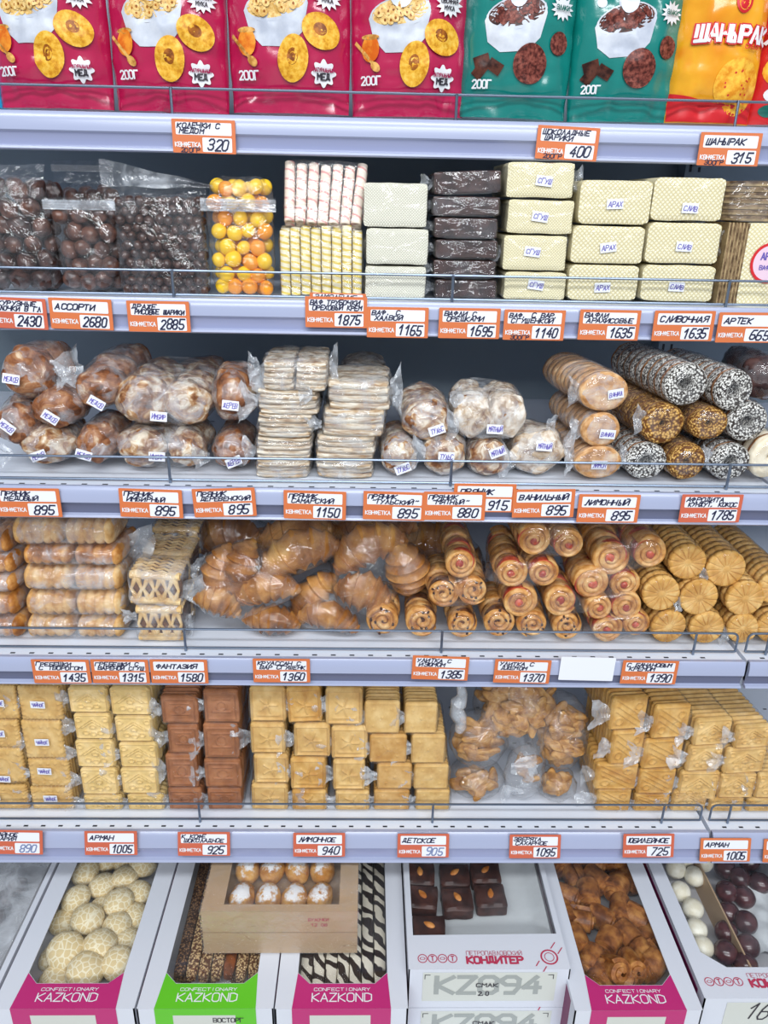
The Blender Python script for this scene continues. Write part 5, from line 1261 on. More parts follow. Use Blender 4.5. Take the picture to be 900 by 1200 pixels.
def p_box(u, v):
    d = max(0, 1-abs(max(abs(u)/0.80, abs(v)/0.74)-1)/0.08)
    d = max(d, line(u, v, (-0.5, -0.3), (0.5, -0.3), 0.07), line(u, v, (-0.5, 0.45), (0.5, 0.45), 0.07), max(0, 1-abs(math.hypot(u, v-0.05)-0.28)/0.08)); return d
def p_emb(u, v):
    d = max(0, 1-abs(max(abs(u)/0.86, abs(v)/0.82)-1)/0.06)
    for k in range(5): a = k*1.256; d = max(d, line(u, v, (0.1*math.cos(a), 0.1*math.sin(a)), (0.5*math.cos(a), 0.5*math.sin(a)), 0.08))
    return max(d, 0.8*line(u, v, (-0.6, -0.58), (0.6, -0.58), 0.1))
def p_diag(u, v):
    d = max(0, 1-abs(max(abs(u)/0.88, abs(v)/0.86)-1)/0.06)
    for k in (-0.35, 0.0, 0.35): d = max(d, line(u, v, (-0.7, 0.5+k), (0.7, -0.5+k), 0.06))
    return max(d, max(0, 1-abs(math.hypot(u-0.5, v-0.45)-0.2)/0.07), max(0, 1-abs(math.hypot(u+0.5, v+0.45)-0.2)/0.07))
def p_plain(u, v):
    d = max(0, 1-abs(max(abs(u)/0.88, abs(v)/0.85)-1)/0.05)
    for c in ((-0.5, 0.5), (0.5, 0.5), (0, 0), (-0.5, -0.5), (0.5, -0.5)): d = max(d, max(0, 1-math.hypot(u-c[0], v-c[1])/0.09))
    return d*0.8
def scallop(w, h, n):  # edge teeth
    return None
BW, BH = 0.060, 0.052
BM = {}
def bmesh_of(kind, pat, mat, t, r):
    key = (kind, mat)
    if key not in BM:
        a = MB(); slab(a, BW, BH, t, r, pat, 40, 34, 0.0028, -0.0024, cz=BH/2)
        if kind == 'dots':   # toothed edge
            vs = []
            for (x, y, z) in a.v:
                e = max(abs(x)/(BW/2), abs(z-BH/2)/(BH/2))
                if e > 0.93:
                    ang = x*PI/0.0055 if abs(x)/(BW/2) < abs(z-BH/2)/(BH/2) else (z-BH/2)*PI/0.0055
                    k = 1+0.022*math.cos(ang*2); x, z = x*k, BH/2+(z-BH/2)*k
                vs.append((x, y, z))
            a.v = vs
        c = MB(); slab(c, BW, BH, t, r, None, 10, 10, 0.0034, cz=BH/2)
        BM[key] = (a.mesh('biscuit', M[mat]), c.mesh('biscuit', M[mat]))
    return BM[key]
FB = {}
rb5 = random.Random(55)
def biscuit_pack(label, q, kind, pat, mat, group, n=10, t=0.0075, r=0.006, stick=None, finside=-1, dd=0.0, sd=0, finh=0.7, shear=0.0, roll=0.0, lift=0.0, finl=0.024, fz=0.5):
    d = D5+dd; b, w_, h_ = face(*q, d); bz = max(Z5+0.0008, b.z); h_ = max(0.02, b.z+h_-bz)
    root = thing('biscuit_pack', label, 'biscuit pack', (b.x, d, bz), (0, roll, shear), group)
    fm, bm_ = bmesh_of(kind, pat, mat, t, r); kx, kz = (w_-0.0028)/BW, (h_-0.0022)/BH
    for i in range(n):
        me = fm if i == 0 else bm_
        place('biscuit', me, TM((rb5.uniform(-.0006, .0006) if i else 0, 0.0030+i*t*1.14, 0.0006), (0, 0, 0), (kx*(1 if i == 0 else rb5.uniform(0.985, 1.0)), 1, kz*(1 if i == 0 else rb5.uniform(0.97, 1.0)))), root)
    kf = (round(w_, 2), round(h_, 2), n, t, sd % 3)
    if kf not in FB: FB[kf] = film_box(kf[0]-0.001, kf[1]-0.001, n*t*1.14+0.005, sd, 0.0010, 0.0012, 6.0, mat=M['film_tight'])
    put('wrapper', FB[kf], root, (0, 0, 0), (0, 0, 0), (w_/kf[0], 1, h_/kf[1]))
    if finside: put('film_fold', fin(finl*rb5.uniform(0.8, 1.25), h_*finh*rb5.uniform(0.75, 1.1), sd, 1.15, finside), root, (finside*(w_/2-0.0015), 0.005, h_*fz))
    if stick: p = P(stick[0], stick[1], d-0.003); sticker(root, (p.x-b.x, -0.0032, p.z-bz), 'ЧАЙНОЕ', stick[2])
    return root
NM4 = {4: ('bottom', 'third from top', 'second from top', 'top'), 5: ('bottom', 'fourth from top', 'third from top', 'second from top', 'top')}
COLS = [ # boxes from the shelf up; kind, pattern, material, what, thickness
 ('dots', p_dots, 'b_yel', 'toothed yellow biscuits with sticker, stack cut by the left edge', [(-24, 922, 33, 955), (-26, 878, 28, 919), (-26, 845, 23, 878), (-28, 805, 20, 845)], 0.0080, 0.003),
 ('dots', p_dots, 'b_yel', 'toothed yellow biscuits with sticker, second stack', [(35, 924, 86, 956), (32, 891, 82, 924), (25, 846, 74, 891), (20, 806, 72, 846)], 0.0080, 0.003),
 ('house', p_house, 'b_pale', 'pale house patterned biscuits, left stack', [(97, 933, 144, 957), (93, 901, 139, 933), (87, 868, 135, 901), (85, 837, 131, 868), (78, 806, 127, 837)], 0.0075, 0.008),
 ('house', p_house, 'b_pale', 'pale house patterned biscuits, right stack', [(148, 932, 193, 957), (140, 901, 186, 932), (138, 871, 186, 901), (133, 840, 180, 871), (127, 806, 177, 840)], 0.0075, 0.008),
 ('box', p_box, 'b_choc', 'brown chocolate biscuits, left stack', [(196, 925, 238, 956), (193, 885, 233, 925), (195, 850, 234, 885), (187, 816, 233, 850)], 0.0075, 0.005),
 ('box', p_box, 'b_choc', 'brown chocolate biscuits, right stack', [(242, 925, 284, 957), (238, 891, 284, 925), (237, 849, 281, 891), (237, 809, 281, 849)], 0.0075, 0.005),
 ('emb', p_emb, 'b_yel', 'yellow stamped biscuits, first stack right of the brown ones', [(293, 920, 338, 957), (296, 885, 339, 920), (292, 848, 335, 885), (291, 806, 336, 848)], 0.0075, 0.006),
 ('emb', p_emb, 'b_gold', 'yellow stamped biscuits, second stack right of the brown ones', [(341, 927, 384, 958), (339, 889, 383, 927), (343, 849, 388, 889), (336, 806, 379, 849)], 0.0075, 0.006),
 ('emb', p_emb, 'b_yel', 'yellow stamped biscuits, third stack right of the brown ones', [(392, 928, 434, 958), (389, 891, 429, 928), (387, 852, 432, 891), (380, 807, 426, 852)], 0.0075, 0.006),
 ('plain', p_plain, 'b_tan', 'small dotted biscuits, fourth stack right of the brown ones', [(437, 927, 481, 959), (441, 896, 484, 927), (432, 862, 478, 896), (426, 822, 470, 862)], 0.0068, 0.006),
 ('plain', p_plain, 'b_yel', 'small dotted biscuits, stack just left of the animal biscuits', [(486, 927, 528, 960), (484, 897, 527, 927), (481, 862, 523, 897), (473, 824, 514, 862)], 0.0068, 0.006),
 ('diag', p_diag, 'b_gold', 'long pack of stamped biscuits, first stack right of the animal biscuits', [(698, 926, 740, 963), (697, 896, 749, 927), (715, 857, 757, 897), (715, 817, 761, 857)], 0.0085, 0.005),
 ('diag', p_diag, 'b_gold', 'long pack of stamped biscuits, second stack right of the animal biscuits', [(742, 932, 785, 964), (747, 902, 793, 932), (753, 867, 803, 902), (765, 827, 811, 867)], 0.0085, 0.005),
 ('plain2', p_house, 'b_yel', 'long biscuit pack, third stack right of the animal biscuits', [(786, 928, 829, 963), (795, 905, 844, 939), (805, 874, 849, 905), (813, 843, 860, 875)], 0.0085, 0.006),
 ('plain2', p_house, 'b_yel', 'long biscuit pack, rightmost full stack', [(829, 936, 872, 963), (842, 907, 887, 937), (849, 877, 900, 908), (861, 851, 906, 878)], 0.0085, 0.006),
 ('plain2', p_house, 'b_yel', 'biscuit pack on the neighbouring shelf cut by the right edge', [(874, 937, 918, 964), (886, 908, 930, 937)], 0.0085, 0.006),
]
STX = {0: [(-8, 934), (4, 913), (-3, 860), (-4, 824)], 1: [(59, 936), (52, 904), (49, 870), (44, 826)]}
for c, (kd, pat, mat, nm, boxes, t, r) in enumerate(COLS):
    n_ = len(boxes); lv = NM4.get(n_, ('lower', 'upper'))
    for k, q in enumerate(boxes):
        long_ = c >= 11; m_ = mat
        if c == 9 and k == 3: m_ = 'b_yel'
        if c == 7 and k == 2: m_ = 'b_yel'
        st = None
        if c in STX: st = (STX[c][k][0], STX[c][k][1], 0.05*(k % 2))
        fs_ = -1
        if c == 6 and k in (0, 1, 3): fs_ = 1
        if c == 7 and k == 3: fs_ = 1
        biscuit_pack('%s, %s' % (nm, lv[k]), q, kd, pat, m_, 'clear wrapped biscuit packs', (16 if c in (13, 14) else (14 if c in (9, 10) and k == 3 else 11)), t, r, st, fs_, dd=(0.0006*k if c != 5 else 0.0006*k), sd=c*5+k, finh=0.85, shear=(0.10 if c >= 11 and k >= 2 else 0), roll=(-0.05 if (c, k) == (7, 3) else (0.02 if c == 6 and k == 0 else 0)))
# bags of animal biscuits
M['animal'] = food('animal_biscuit', [(0.34, S(144, 94, 44)), (0.5, S(180, 130, 70)), (0.68, S(210, 166, 104))], 2.2, 0.6, 12, 0.35, 0.0006)
AN = []
for k in range(4):
    m = MB(); ra = random.Random(k)
    ph = [ra.uniform(0, 6.3) for _ in range(4)]
    def out(a): return 0.5*(1+0.16*math.sin(2*a+ph[0])+0.13*math.sin(3*a+ph[1])+0.08*math.sin(5*a+ph[2]))
    n = 36; rings = []
    for sc, y in ((0.05, 0.0), (0.7, 0.0), (0.93, 0.14), (1.0, 0.45), (0.97, 0.85), (0.85, 1.0), (0.05, 1.0)):
        rings.append([(out(2*PI*i/n)*sc*math.cos(2*PI*i/n), y, 0.75*out(2*PI*i/n)*sc*math.sin(2*PI*i/n)) for i in range(n)])
    m.loft(rings); AN.append(m.mesh('animal_biscuit', M['animal']))
ra5 = random.Random(99)
def animal_bag(label, q, dd, depth, sd, n, tails=(), size=0.032):
    d = D5+dd; b, w_, h_ = face(*q, d); bz = max(Z5+0.0008, b.z); h_ = b.z+h_-bz
    root = thing('animal_biscuit_bag', label, 'bag of biscuits', (b.x, d, bz), (0, 0, 0), 'clear bags of animal biscuits')
    k = 0; tries = 0; pos_ = []
    while k < n and tries < 4000:
        tries += 1
        u, v, s_ = ra5.uniform(-1, 1), ra5.uniform(-1, 1), ra5.uniform(-1, 1)
        if abs(u)**2.4+abs(v)**2.4+abs(s_)**2.4 > 1: continue
        if k < n*0.62 and s_ > -0.15: continue
        p = Vector((u*(w_/2-size*0.42), depth/2+s_*(depth/2-size*0.3), h_/2+v*(h_/2-size*0.42)))
        if any((p-o).length < size*0.40 for o in pos_): continue
        pos_.append(p); nrm = Vector((u*0.6, s_-0.7, v*0.6)); 
        qn = Vector((0, -1, 0)).rotation_difference(nrm.normalized()) if nrm.length > 0.1 else Vector((0, -1, 0)).rotation_difference(Vector((0, -1, 0.1)))
        mt = Matrix.Translation(p) @ qn.to_matrix().to_4x4() @ Matrix.Rotation(ra5.uniform(-.9, .9), 4, 'X') @ Matrix.Rotation(ra5.random()*6.3, 4, 'Y') @ Matrix.Diagonal((size*ra5.uniform(0.9, 1.2), 0.0085, size*0.9, 1))
        zs = min((mt @ v_.co).z for v_ in AN[k % 4].vertices)
        if zs < 0.001: mt = Matrix.Translation((0, 0, 0.001-zs)) @ mt
        ys = min((mt @ v_.co).y for v_ in AN[k % 4].vertices)
        if ys < 0.001: mt = Matrix.Translation((0, 0.001-ys, 0)) @ mt
        place('animal_biscuit', AN[k % 4], mt, root); k += 1
    tp = []
    for i in range(160):
        a_, c_ = 2.399963*i, 1-2*(i+0.5)/160; s2 = math.sqrt(1-c_*c_); tp.append((s2*math.cos(a_)*w_*0.5, depth/2+s2*math.sin(a_)*depth*0.5, max(0.0005, h_/2+c_*h_*0.5)))
    for (tx_, ty_, d_) in tails: p = P(tx_, ty_, d+d_); tp.append((p.x-b.x, d_, p.z-bz))
    put('bag_film', hull_film(pts_of(root, 6), 0.001, 0.012, 0.0034, sd, M['film_mid'], zmin=0.0002, tails=tp), root); return root
animal_bag('lower small bag of animal biscuits beside the dotted biscuit stack', (528, 912, 596, 946), 0.006, 0.07, 500, 26)
animal_bag('upper small bag of animal biscuits with twisted neck', (530, 856, 599, 914), 0.004, 0.08, 504, 46)
animal_bag('biggest bag of animal biscuits, high in the middle', (560, 807, 660, 888), 0.012, 0.10, 508, 96, [(628, 898, 0.0)])
animal_bag('bag of animal biscuits leaning against the long biscuit packs', (631, 836, 696, 918), 0.014, 0.09, 512, 70)
animal_bag('lowest bag of animal biscuits next to the long biscuit packs', (634, 916, 680, 950), 0.004, 0.06, 516, 20)
r_ = animal_bag('nearly empty crumpled bag between the animal biscuit bags', (594, 884, 642, 945), 0.006, 0.04, 520, 3)
p0 = r_.location
for k, (px, py, ln, hh, sd_) in enumerate(((612, 905, 0.035, 0.05, 1), (622, 925, 0.03, 0.045, -1), (606, 930, 0.025, 0.04, 1))):
    p = P(px-(12 if sd_ > 0 else -12), py, D5); put('film_fold', fin(ln, hh, 530+k, 1.1, sd_), r_, (p.x-p0.x, 0.004+0.003*k, p.z-p0.z), (0, 0.5*k, 0))
# twisted neck of the small bag
m = MB(); pa = P(538, 862, D5); pb = P(540, 806, D5); pts = [pa.lerp(pb, t/10)+Vector((0.004*math.sin(t), 0.01, 0)) for t in range(11)]
nk = [c for c in bpy.data.objects if c.name.startswith('animal_biscuit_bag')][1]
m.tube([q-nk.location for q in pts], lambda t: 0.004+0.007*math.sin(t*PI*0.9+0.3)*(1+0.3*math.sin(t*23)), 12); put('bag_neck', m.mesh('bag_neck', M['film_white']), nk, label='gathered milky film neck')
# ------------------------------------------------------------------ bottom deck: open confectionery cartons
ZT = H-1.0; ZD = H-1.132
M['carton'] = plain('white_carton', S(212, 215, 224), 0.5)
M['carton_in'] = plain('carton_inside', S(196, 196, 200), 0.7)
M['magenta'] = plain('label_magenta', S(186, 36, 112), 0.4)
M['lime'] = plain('label_lime', S(94, 192, 32), 0.4)
M['plumline'] = plain('carton_plum_edge', S(120, 34, 84), 0.5)
M['kraft'] = plain('kraft_board', S(182, 154, 122), 0.6)
M['parch'] = plain('greaseproof_paper', S(206, 210, 212), 0.5, 0.4, 0, 0, 25, 0.5, 0.004)
M['redink'] = plain('carton_red_ink', S(184, 52, 84), 0.5)
M['greyink'] = plain('carton_grey_ink', S(160, 164, 160), 0.6)
M['palelabel'] = plain('pale_label', S(206, 208, 200), 0.45)
M['crackle'] = cells('cracked_cream_biscuit', S(238, 228, 198), S(218, 196, 148), 130, 0.03, 0.12, 0.7, 0.5, 0.0012, 'DISTANCE_TO_EDGE')
M['sesbar'] = cells('sesame_bar', S(226, 192, 140), S(96, 58, 34), 330, 0.30, 0.62, 0.5, 0.8, 0.001)
M['sesbrown'] = food('brown_bar', [(0.4, S(96, 48, 22)), (0.6, S(150, 82, 40))], 60, 0.4, 200, 0.4)
M['sesdark'] = cells('dark_seed_bar', S(150, 112, 76), S(54, 34, 24), 330, 0.24, 0.60, 0.5, 0.8, 0.001)
M['almond'] = food('almond', [(0.4, S(160, 92, 40)), (0.6, S(206, 140, 78))], 60, 0.5, 200, 0.4)
M['fudge'] = food('dark_fudge', [(0.4, S(48, 26, 22)), (0.6, S(78, 46, 38))], 50, 0.4, 160, 0.3)
M['rollcrust'] = food('small_roll_crust', [(0.36, S(98, 52, 20)), (0.5, S(146, 88, 38)), (0.68, S(190, 132, 68))], 2.6, 0.5, 10, 0.4, 0.0008, 0.4, 5, 0.1)
M['rollfill'] = food('small_roll_filling', [(0.4, S(48, 26, 14)), (0.6, S(96, 56, 28))], 4, 0.5, 10, 0.4)
M['whitechoc'] = food('white_chocolate', [(0.4, S(224, 216, 192)), (0.6, S(242, 238, 222))], 50, 0.35, 160, 0.2, 0.0006, 0.4)
M['darkball'] = food('dark_glazed_ball', [(0.4, S(58, 30, 34)), (0.6, S(86, 48, 50))], 60, 0.25, 200, 0.2, 0.0006, 0.5, 3, 0.3)
def zebra():
    m, nt, out = newmat('zebra_icing'); L = nt.links; co = coords(nt)
    wv = nt.nodes.new('ShaderNodeTexWave'); wv.wave_type = 'BANDS'; wv.bands_direction = 'DIAGONAL'; wv.inputs['Scale'].default_value = 24
    wv.inputs['Distortion'].default_value = 5.5; wv.inputs['Detail'].default_value = 1.5; wv.inputs['Detail Scale'].default_value = 1.2
    L.new(co, wv.inputs['Vector']); b = prin(nt, out, ramp(nt, wv.outputs['Fac'], [(0.46, S(46, 34, 32)), (0.54, S(236, 228, 210))]), 0.45, 0.4)
    bump(nt, b, wv.outputs['Fac'], 0.3, 0.001); return m
M['zebra'] = zebra()
def sugared():
    m, nt, out = newmat('sugared_bun'); L = nt.links; co = coords(nt)
    tc = nt.nodes.new('ShaderNodeTexCoord'); sp = nt.nodes.new('ShaderNodeSeparateXYZ'); L.new(tc.outputs['Object'], sp.inputs[0])
    ad = nt.nodes.new('ShaderNodeMath'); ad.operation = 'MULTIPLY_ADD'; ad.inputs[1].default_value = 26.0
    L.new(sp.outputs[2], ad.inputs[0]); L.new(ntex(nt, co, 95, 6, 0.7), ad.inputs[2])
    crust = ramp(nt, ntex(nt, co, 60, 4), [(0.35, S(178, 116, 48)), (0.65, S(222, 170, 96))])
    mx = nt.nodes.new('ShaderNodeMix'); mx.data_type = 'RGBA'; L.new(ramp(nt, ad.outputs[0], [(0.80, (0, 0, 0, 1)), (0.92, (1, 1, 1, 1))]), mx.inputs[0])
    L.new(crust, mx.inputs[6]); mx.inputs[7].default_value = S(240, 240, 240)
    b = prin(nt, out, mx.outputs[2], 0.7, 0.2); bump(nt, b, ntex(nt, co, 240, 3), 0.4, 0.001); return m
M['sugar'] = sugared()
# base deck
m = MB(); m.box(XL, 0.66, ZD-0.03, XR-0.02, BACK-0.035, ZD); m.box(XL, 0.66, 0.0, XR-0.002, 0.675, ZD-0.031); 
root = thing('base_shelf', 'deep white bottom deck under the open cartons', 'shelf')
put('deck', m.mesh('deck', M['shelf'], False), root)
m = MB(); m.box(XR-0.018, 0.66, ZD-0.03, XR+0.45, BACK-0.035, ZD); m.box(XR+0.004, 0.66, 0.0, XR+0.45, 0.675, ZD-0.031)
put('deck', m.mesh('deck', M['shelf'], False), root)

def frame_top(m, W, L, win, z, mi=0, th=0.0016):
    """flat lid with a window hole: win = polygon (same corner order round), outer rectangle split to match"""
    n = len(win); cx = sum(p[0] for p in win)/n; cy = sum(p[1] for p in win)/n; outer = []
    for (x, y) in win:
        dx, dy = x-cx, y-cy; t = 9e9
        if dx > 1e-9: t = min(t, (W/2-cx)/dx)
        if dx < -1e-9: t = min(t, (-W/2-cx)/dx)
        if dy > 1e-9: t = min(t, (L-cy)/dy)
        if dy < -1e-9: t = min(t, -cy/dy)
        outer.append((cx+dx*t, cy+dy*t))
    # add rectangle corners
    ang = lambda p: math.atan2(p[1]-cy, p[0]-cx)
    pts = [(ang(o), o, w) for o, w in zip(outer, win)]
    for c in ((-W/2, 0), (W/2, 0), (W/2, L), (-W/2, L)):
        a = ang(c); best = None
        for i in range(n):           # where the ray meets the window outline
            p, q = win[i], win[(i+1) % n]; d = (math.cos(a), math.sin(a)); ex, ey = q[0]-p[0], q[1]-p[1]; den = d[0]*ey-d[1]*ex
            if abs(den) < 1e-12: continue
            t = ((p[0]-cx)*ey-(p[1]-cy)*ex)/den; s_ = ((p[0]-cx)*d[1]-(p[1]-cy)*d[0])/den
            if t > 0 and -1e-6 <= s_ <= 1+1e-6: best = (cx+d[0]*t, cy+d[1]*t)
        if best: pts.append((a, c, best))
    pts.sort(key=lambda q: q[0]); k = len(pts)
    vs = [(o[0], o[1], z) for _, o, w in pts]+[(w[0], w[1], z) for _, o, w in pts]+[(w[0], w[1], z-th) for _, o, w in pts]
    fs = [(i, (i+1) % k, k+(i+1) % k, k+i) for i in range(k)]+[(k+i, k+(i+1) % k, 2*k+(i+1) % k, 2*k+i) for i in range(k)]
    m.add(vs, fs, mi)
def carton(label, xl, xr, yf, L, ztop, zbot, win, depth, plum=True, group='open confectionery cartons', name='pastry_carton', rz=0.0, floor='carton_in'):
    W = xr-xl; root = thing(name, label, 'carton', ((xl+xr)/2, yf, zbot), (0, 0, rz), group); h = ztop-zbot; t = 0.0018
    m = MB()
    for (a, b, c, d) in ((-W/2, 0, W/2, t), (-W/2, L-t, W/2, L), (-W/2, 0, -W/2+t, L), (W/2-t, 0, W/2, L)): m.box(a, b, 0, c, d, h-0.0004)
    m.box(-W/2+t, t, h-depth-0.002, W/2-t, L-t, h-depth)
    put('carton_body', m.mesh('carton_body', [M['carton'], M[floor]], False), root)
    for i in range(24, 30):
        root.children[0].data.polygons[i].material_index = 1
    m = MB(); frame_top(m, W, L, win, h); put('lid', m.mesh('lid', M['carton'], False), root)
    m = MB(); m.add([(x, y, h-0.0010) for x, y in win], [tuple(range(len(win)))]); put('window_film', m.mesh('window_film', M['window'], False), root, label='clear film over the lid opening')
    if plum:
        for s_ in (-1, 1):
            m = MB(); m.box(s_*W/2-0.0004, 0.02, h*0.25, s_*W/2+0.0004, L-0.004, h*0.93)
            put('side_print', m.mesh('side_print', M['plumline'], False), root, label='plum coloured printed side')
    return root, W, h
def kazkond(label, pxs, yf_px, col, L=0.40, rz=0.0, depth=0.055):
    a = G(pxs[0], yf_px, ZT); b = G(pxs[1], yf_px, ZT); yf = (a.y+b.y)/2; W = b.x-a.x
    bd = 0.15*W; wf, wc = 0.036, 0.052
    win = [(-W/2+bd, wc), (-W/2+bd+0.017, wf), (W/2-bd-0.017, wf), (W/2-bd, wc), (W/2-bd, L-0.03), (-W/2+bd, L-0.03)]
    root, W, h = carton(label, a.x, b.x, yf, L, ZT, ZD, win, depth, rz=rz)
    m = MB(); z = h+0.0004; lb = bd-0.004
    m.add([(-W/2+lb, -0.0004, z), (W/2-lb, -0.0004, z), (W/2-bd, wc-0.001, z), (W/2-bd-0.017, wf-0.0008, z), (-W/2+bd+0.017, wf-0.0008, z), (-W/2+bd, wc-0.001, z)], [(0, 1, 2, 3, 4, 5)])
    m.add([(-W/2+lb, -0.0006, z), (W/2-lb, -0.0006, z), (W/2-lb, -0.0006, 0.002), (-W/2+lb, -0.0006, 0.002)], [(0, 3, 2, 1)])
    put('front_label', m.mesh('front_label', M[col], False), root, label=('magenta' if col == 'magenta' else 'lime green')+' printed label')
    m = MB(); f = lambda x, zz: (x, zz, h+0.0007)
    write(m, 'KAZKOND', 0, 0.0095, 0.0115, 0.080, 0.13, 0, f, 0, 0, True, 0.72); write(m, 'CONFECTIONARY', 0, 0.0245, 0.0042, 0.076, 0.18, 0, f, 0, 0, True, 0.72)
    put('lettering', m.mesh('lettering', M['white'], False), root, label='white lettering')
    m = MB(); m.box(-W*0.24, -0.0010, h-0.050, W*0.22, -0.0007, h-0.012); put('pack_slip', m.mesh('pack_slip', M['palelabel'], False), root)
    return root, a.x, b.x, yf, h
rq = random.Random(12)
k1, *_ = kazkond('carton of cracked cream biscuits with magenta label', (-10, 157), 1182, 'magenta')
k2, *_ = kazkond('carton with lime green label holding sesame sticks', (160, 320), 1182, 'lime')
k3, *_ = kazkond('magenta labelled carton of black and white striped sticks', (322, 478), 1182, 'magenta')
k5, *_ = kazkond('magenta labelled carton of small brown rolls', (674, 824), 1184, 'magenta', rz=0.0)
# printed slip lettering on the lime carton front
m = MB(); write(m, 'ВОСТОРГ', 0.01, 0.132-0.025, 0.008, 0.04, 0.16, 0, lambda x, z: (x, -0.0012, z)); put('slip_lettering', m.mesh('slip_lettering', M['dark'], False), k2)
# cracked biscuits
CK = []
for k in range(3):
    m = MB(); ico(m, (0, 0, 0), 0.0225, 0.0225, 0.0165, 4, 0.05, 1.3, k*3.3); CK.append(m.mesh('cracked_biscuit', M['crackle']))
def drop(name, me, px, py, zrel, label, cat, group, rot=(0,0,0), sc=(1,1,1)):
    p = G(px, py, ZT-zrel); o = put(name, me, None, (p.x, p.y, p.z), rot, sc); return tag(o, label, cat, group)
CBL = 'round cream biscuit with cracked crust in the magenta labelled carton'
for (cx, cy, lift, s_) in ((62, 1165-42, .036, .9), (100, 1023, .018, 1), (120, 1038, .022, 1), (146, 1028, .02, 1.0), (125, 1010, .025, .95), (147, 1010, .026, .95), (167, 1015, .02, 1), (89, 1054, .018, 1.05), (139, 1057, .016, 1.08), (121, 1066, .034, 1), (103, 1077, .014, 1.1), (137, 1085, .022, 1.0), (75, 1081, .036, 1.0), (163, 1046, .026, 1), (159, 1074, .03, 1), (77, 1114, .014, 1.2), (118, 1107, .015, 1.12), (101, 1137, .016, 1.2), (139, 1129, .018, 1.1), (150, 1102, .03, 1), (66, 1148, .034, 1.05), (112, 1092, .04, 1)):
    drop('cracked_biscuit', rq.choice(CK), cx, cy, lift+0.006, CBL, 'biscuit', 'cracked cream biscuits', (rq.uniform(-.4, .4), rq.uniform(-.4, .4), rq.random()*6), (s_, s_, s_))
# sesame sticks and zebra sticks lie lengthwise
def stick_mesh(w, h, L, mat, sd, bumpy=0.0007):
    m = MB(); rings = []; n = 14
    for i in range(33):
        y = L*i/32; e = min(1, min(i, 32-i)/2+0.35); ring = []
        for k in range(n):
            a = 2*PI*(k+0.5)/n; c, s_ = math.cos(a), math.sin(a); rad = (abs(c)**4+abs(s_)**4)**(-1/4); d = bumpy*nz(c*3, y*200, s_*3, sd)
            ring.append((c*rad*(w/2*e**0.3+d), y, h/2+s_*rad*(h/2*e**0.3+d)))
        rings.append(ring)
    m.loft(rings); return m.mesh('biscuit_stick', mat)
SS = [stick_mesh(0.0165, 0.014, 0.30, M[q], k*3) for k, q in enumerate(('sesbar', 'sesbrown', 'sesdark'))]
def in_box(root, x, y, z): return root.matrix_basis @ Vector((x, y, z)) if False else Vector((root.location.x+x, root.location.y+y, root.location.z+z))
h2 = ZT-ZD
for k, q in enumerate((2, 0, 0, 0, 1, 0, 0)):
    p = in_box(k2, -0.0525+k*0.0175, 0.062+rq.uniform(0, .006), h2-0.0546+0.018)
    tag(put('sesame_stick', SS[q], None, p, (0, 0, rq.uniform(-.01, .01))), 'long sesame coated stick in the lime labelled carton' if q == 0 else ('long brown stick without seeds in the lime labelled carton' if q == 1 else 'dark seeded stick along the left edge of lime labelled carton'), 'sesame stick', 'sesame sticks')
p = in_box(k2, -0.055, 0.050, h2-0.0546); tag(put('sesame_stick', stick_mesh(0.016, 0.016, 0.105, M['sesbar'], 9), None, p, (0, 0, -PI/2)), 'short sesame stick lying crosswise at the front of lime labelled carton', 'sesame stick', 'sesame sticks')
m_ = stick_mesh(0.0165, 0.016, 0.30, M['sesdark'], 19)
for k in range(6):
    p = in_box(k2, -0.045+k*0.0178, 0.07, h2-0.0546)
    if k % 2 == 0: tag(put('sesame_stick', m_, None, p), 'dark seeded stick in the lower layer of lime labelled carton', 'sesame stick', 'lower sesame sticks')
ZB = [stick_mesh(0.0168, 0.015, 0.30, M['zebra'], 30+k) for k in range(2)]
for lay in range(2):
    for k in range(7):
        p = in_box(k3, -0.0525+k*0.0175, 0.042+rq.uniform(0, .004)+0.003*lay, h2-0.0546+0.0165*lay)
        tag(put('striped_stick', ZB[k % 2], None, p, (0, 0, rq.uniform(-.008, .008))), 'black and white striped icing stick in %s layer of its carton' % ('the lower', 'the upper')[lay], 'iced stick', ('lower striped sticks', 'upper striped sticks')[lay])
# small brown rolls
_c, _f = M['curl'], M['fill']; M['curl'], M['fill'] = M['rollcrust'], M['rollfill']
RW = [whirl_mesh('plainroll' if k else 'raisin', 40+k) for k in range(1)]; M['curl'], M['fill'] = _c, _f
def roll_mesh(sd):
    """small rolled pastry: overlapping tapering layers with the filling showing at the ends"""
    m = MB(); N = 70; turns = 2.3; rings = []
    for i in range(N+1):
        t = i/N; a = t*turns*2*PI; r = 0.08+0.34*t; th = 0.16; hw = 0.62-0.22*t
        q0, q1 = r-th/2, r+th/2; f = lambda q, y: (q*math.cos(a), y*(1+0.06*nz(a, y, 1, sd)), q*math.sin(a)*0.92)
        rings.append([f(q0, -hw), f(q1, -hw*0.93), f(q1+0.02, -hw*0.4), f(q1+0.02, hw*0.4), f(q1, hw*0.93), f(q0, hw)])
    m.loft(rings, 0); m.lathe([(0.02, -0.28), (0.2, -0.3), (0.3, -0.33), (0.32, 0), (0.3, 0.33), (0.2, 0.3), (0.02, 0.28)], 20, 'Y', 1)
    return m.mesh('small_roll', [M['rollcrust'], M['rollfill']])
RO = [roll_mesh(k*2.7) for k in range(3)]
RLB = 'small brown rolled pastry in the magenta labelled carton'
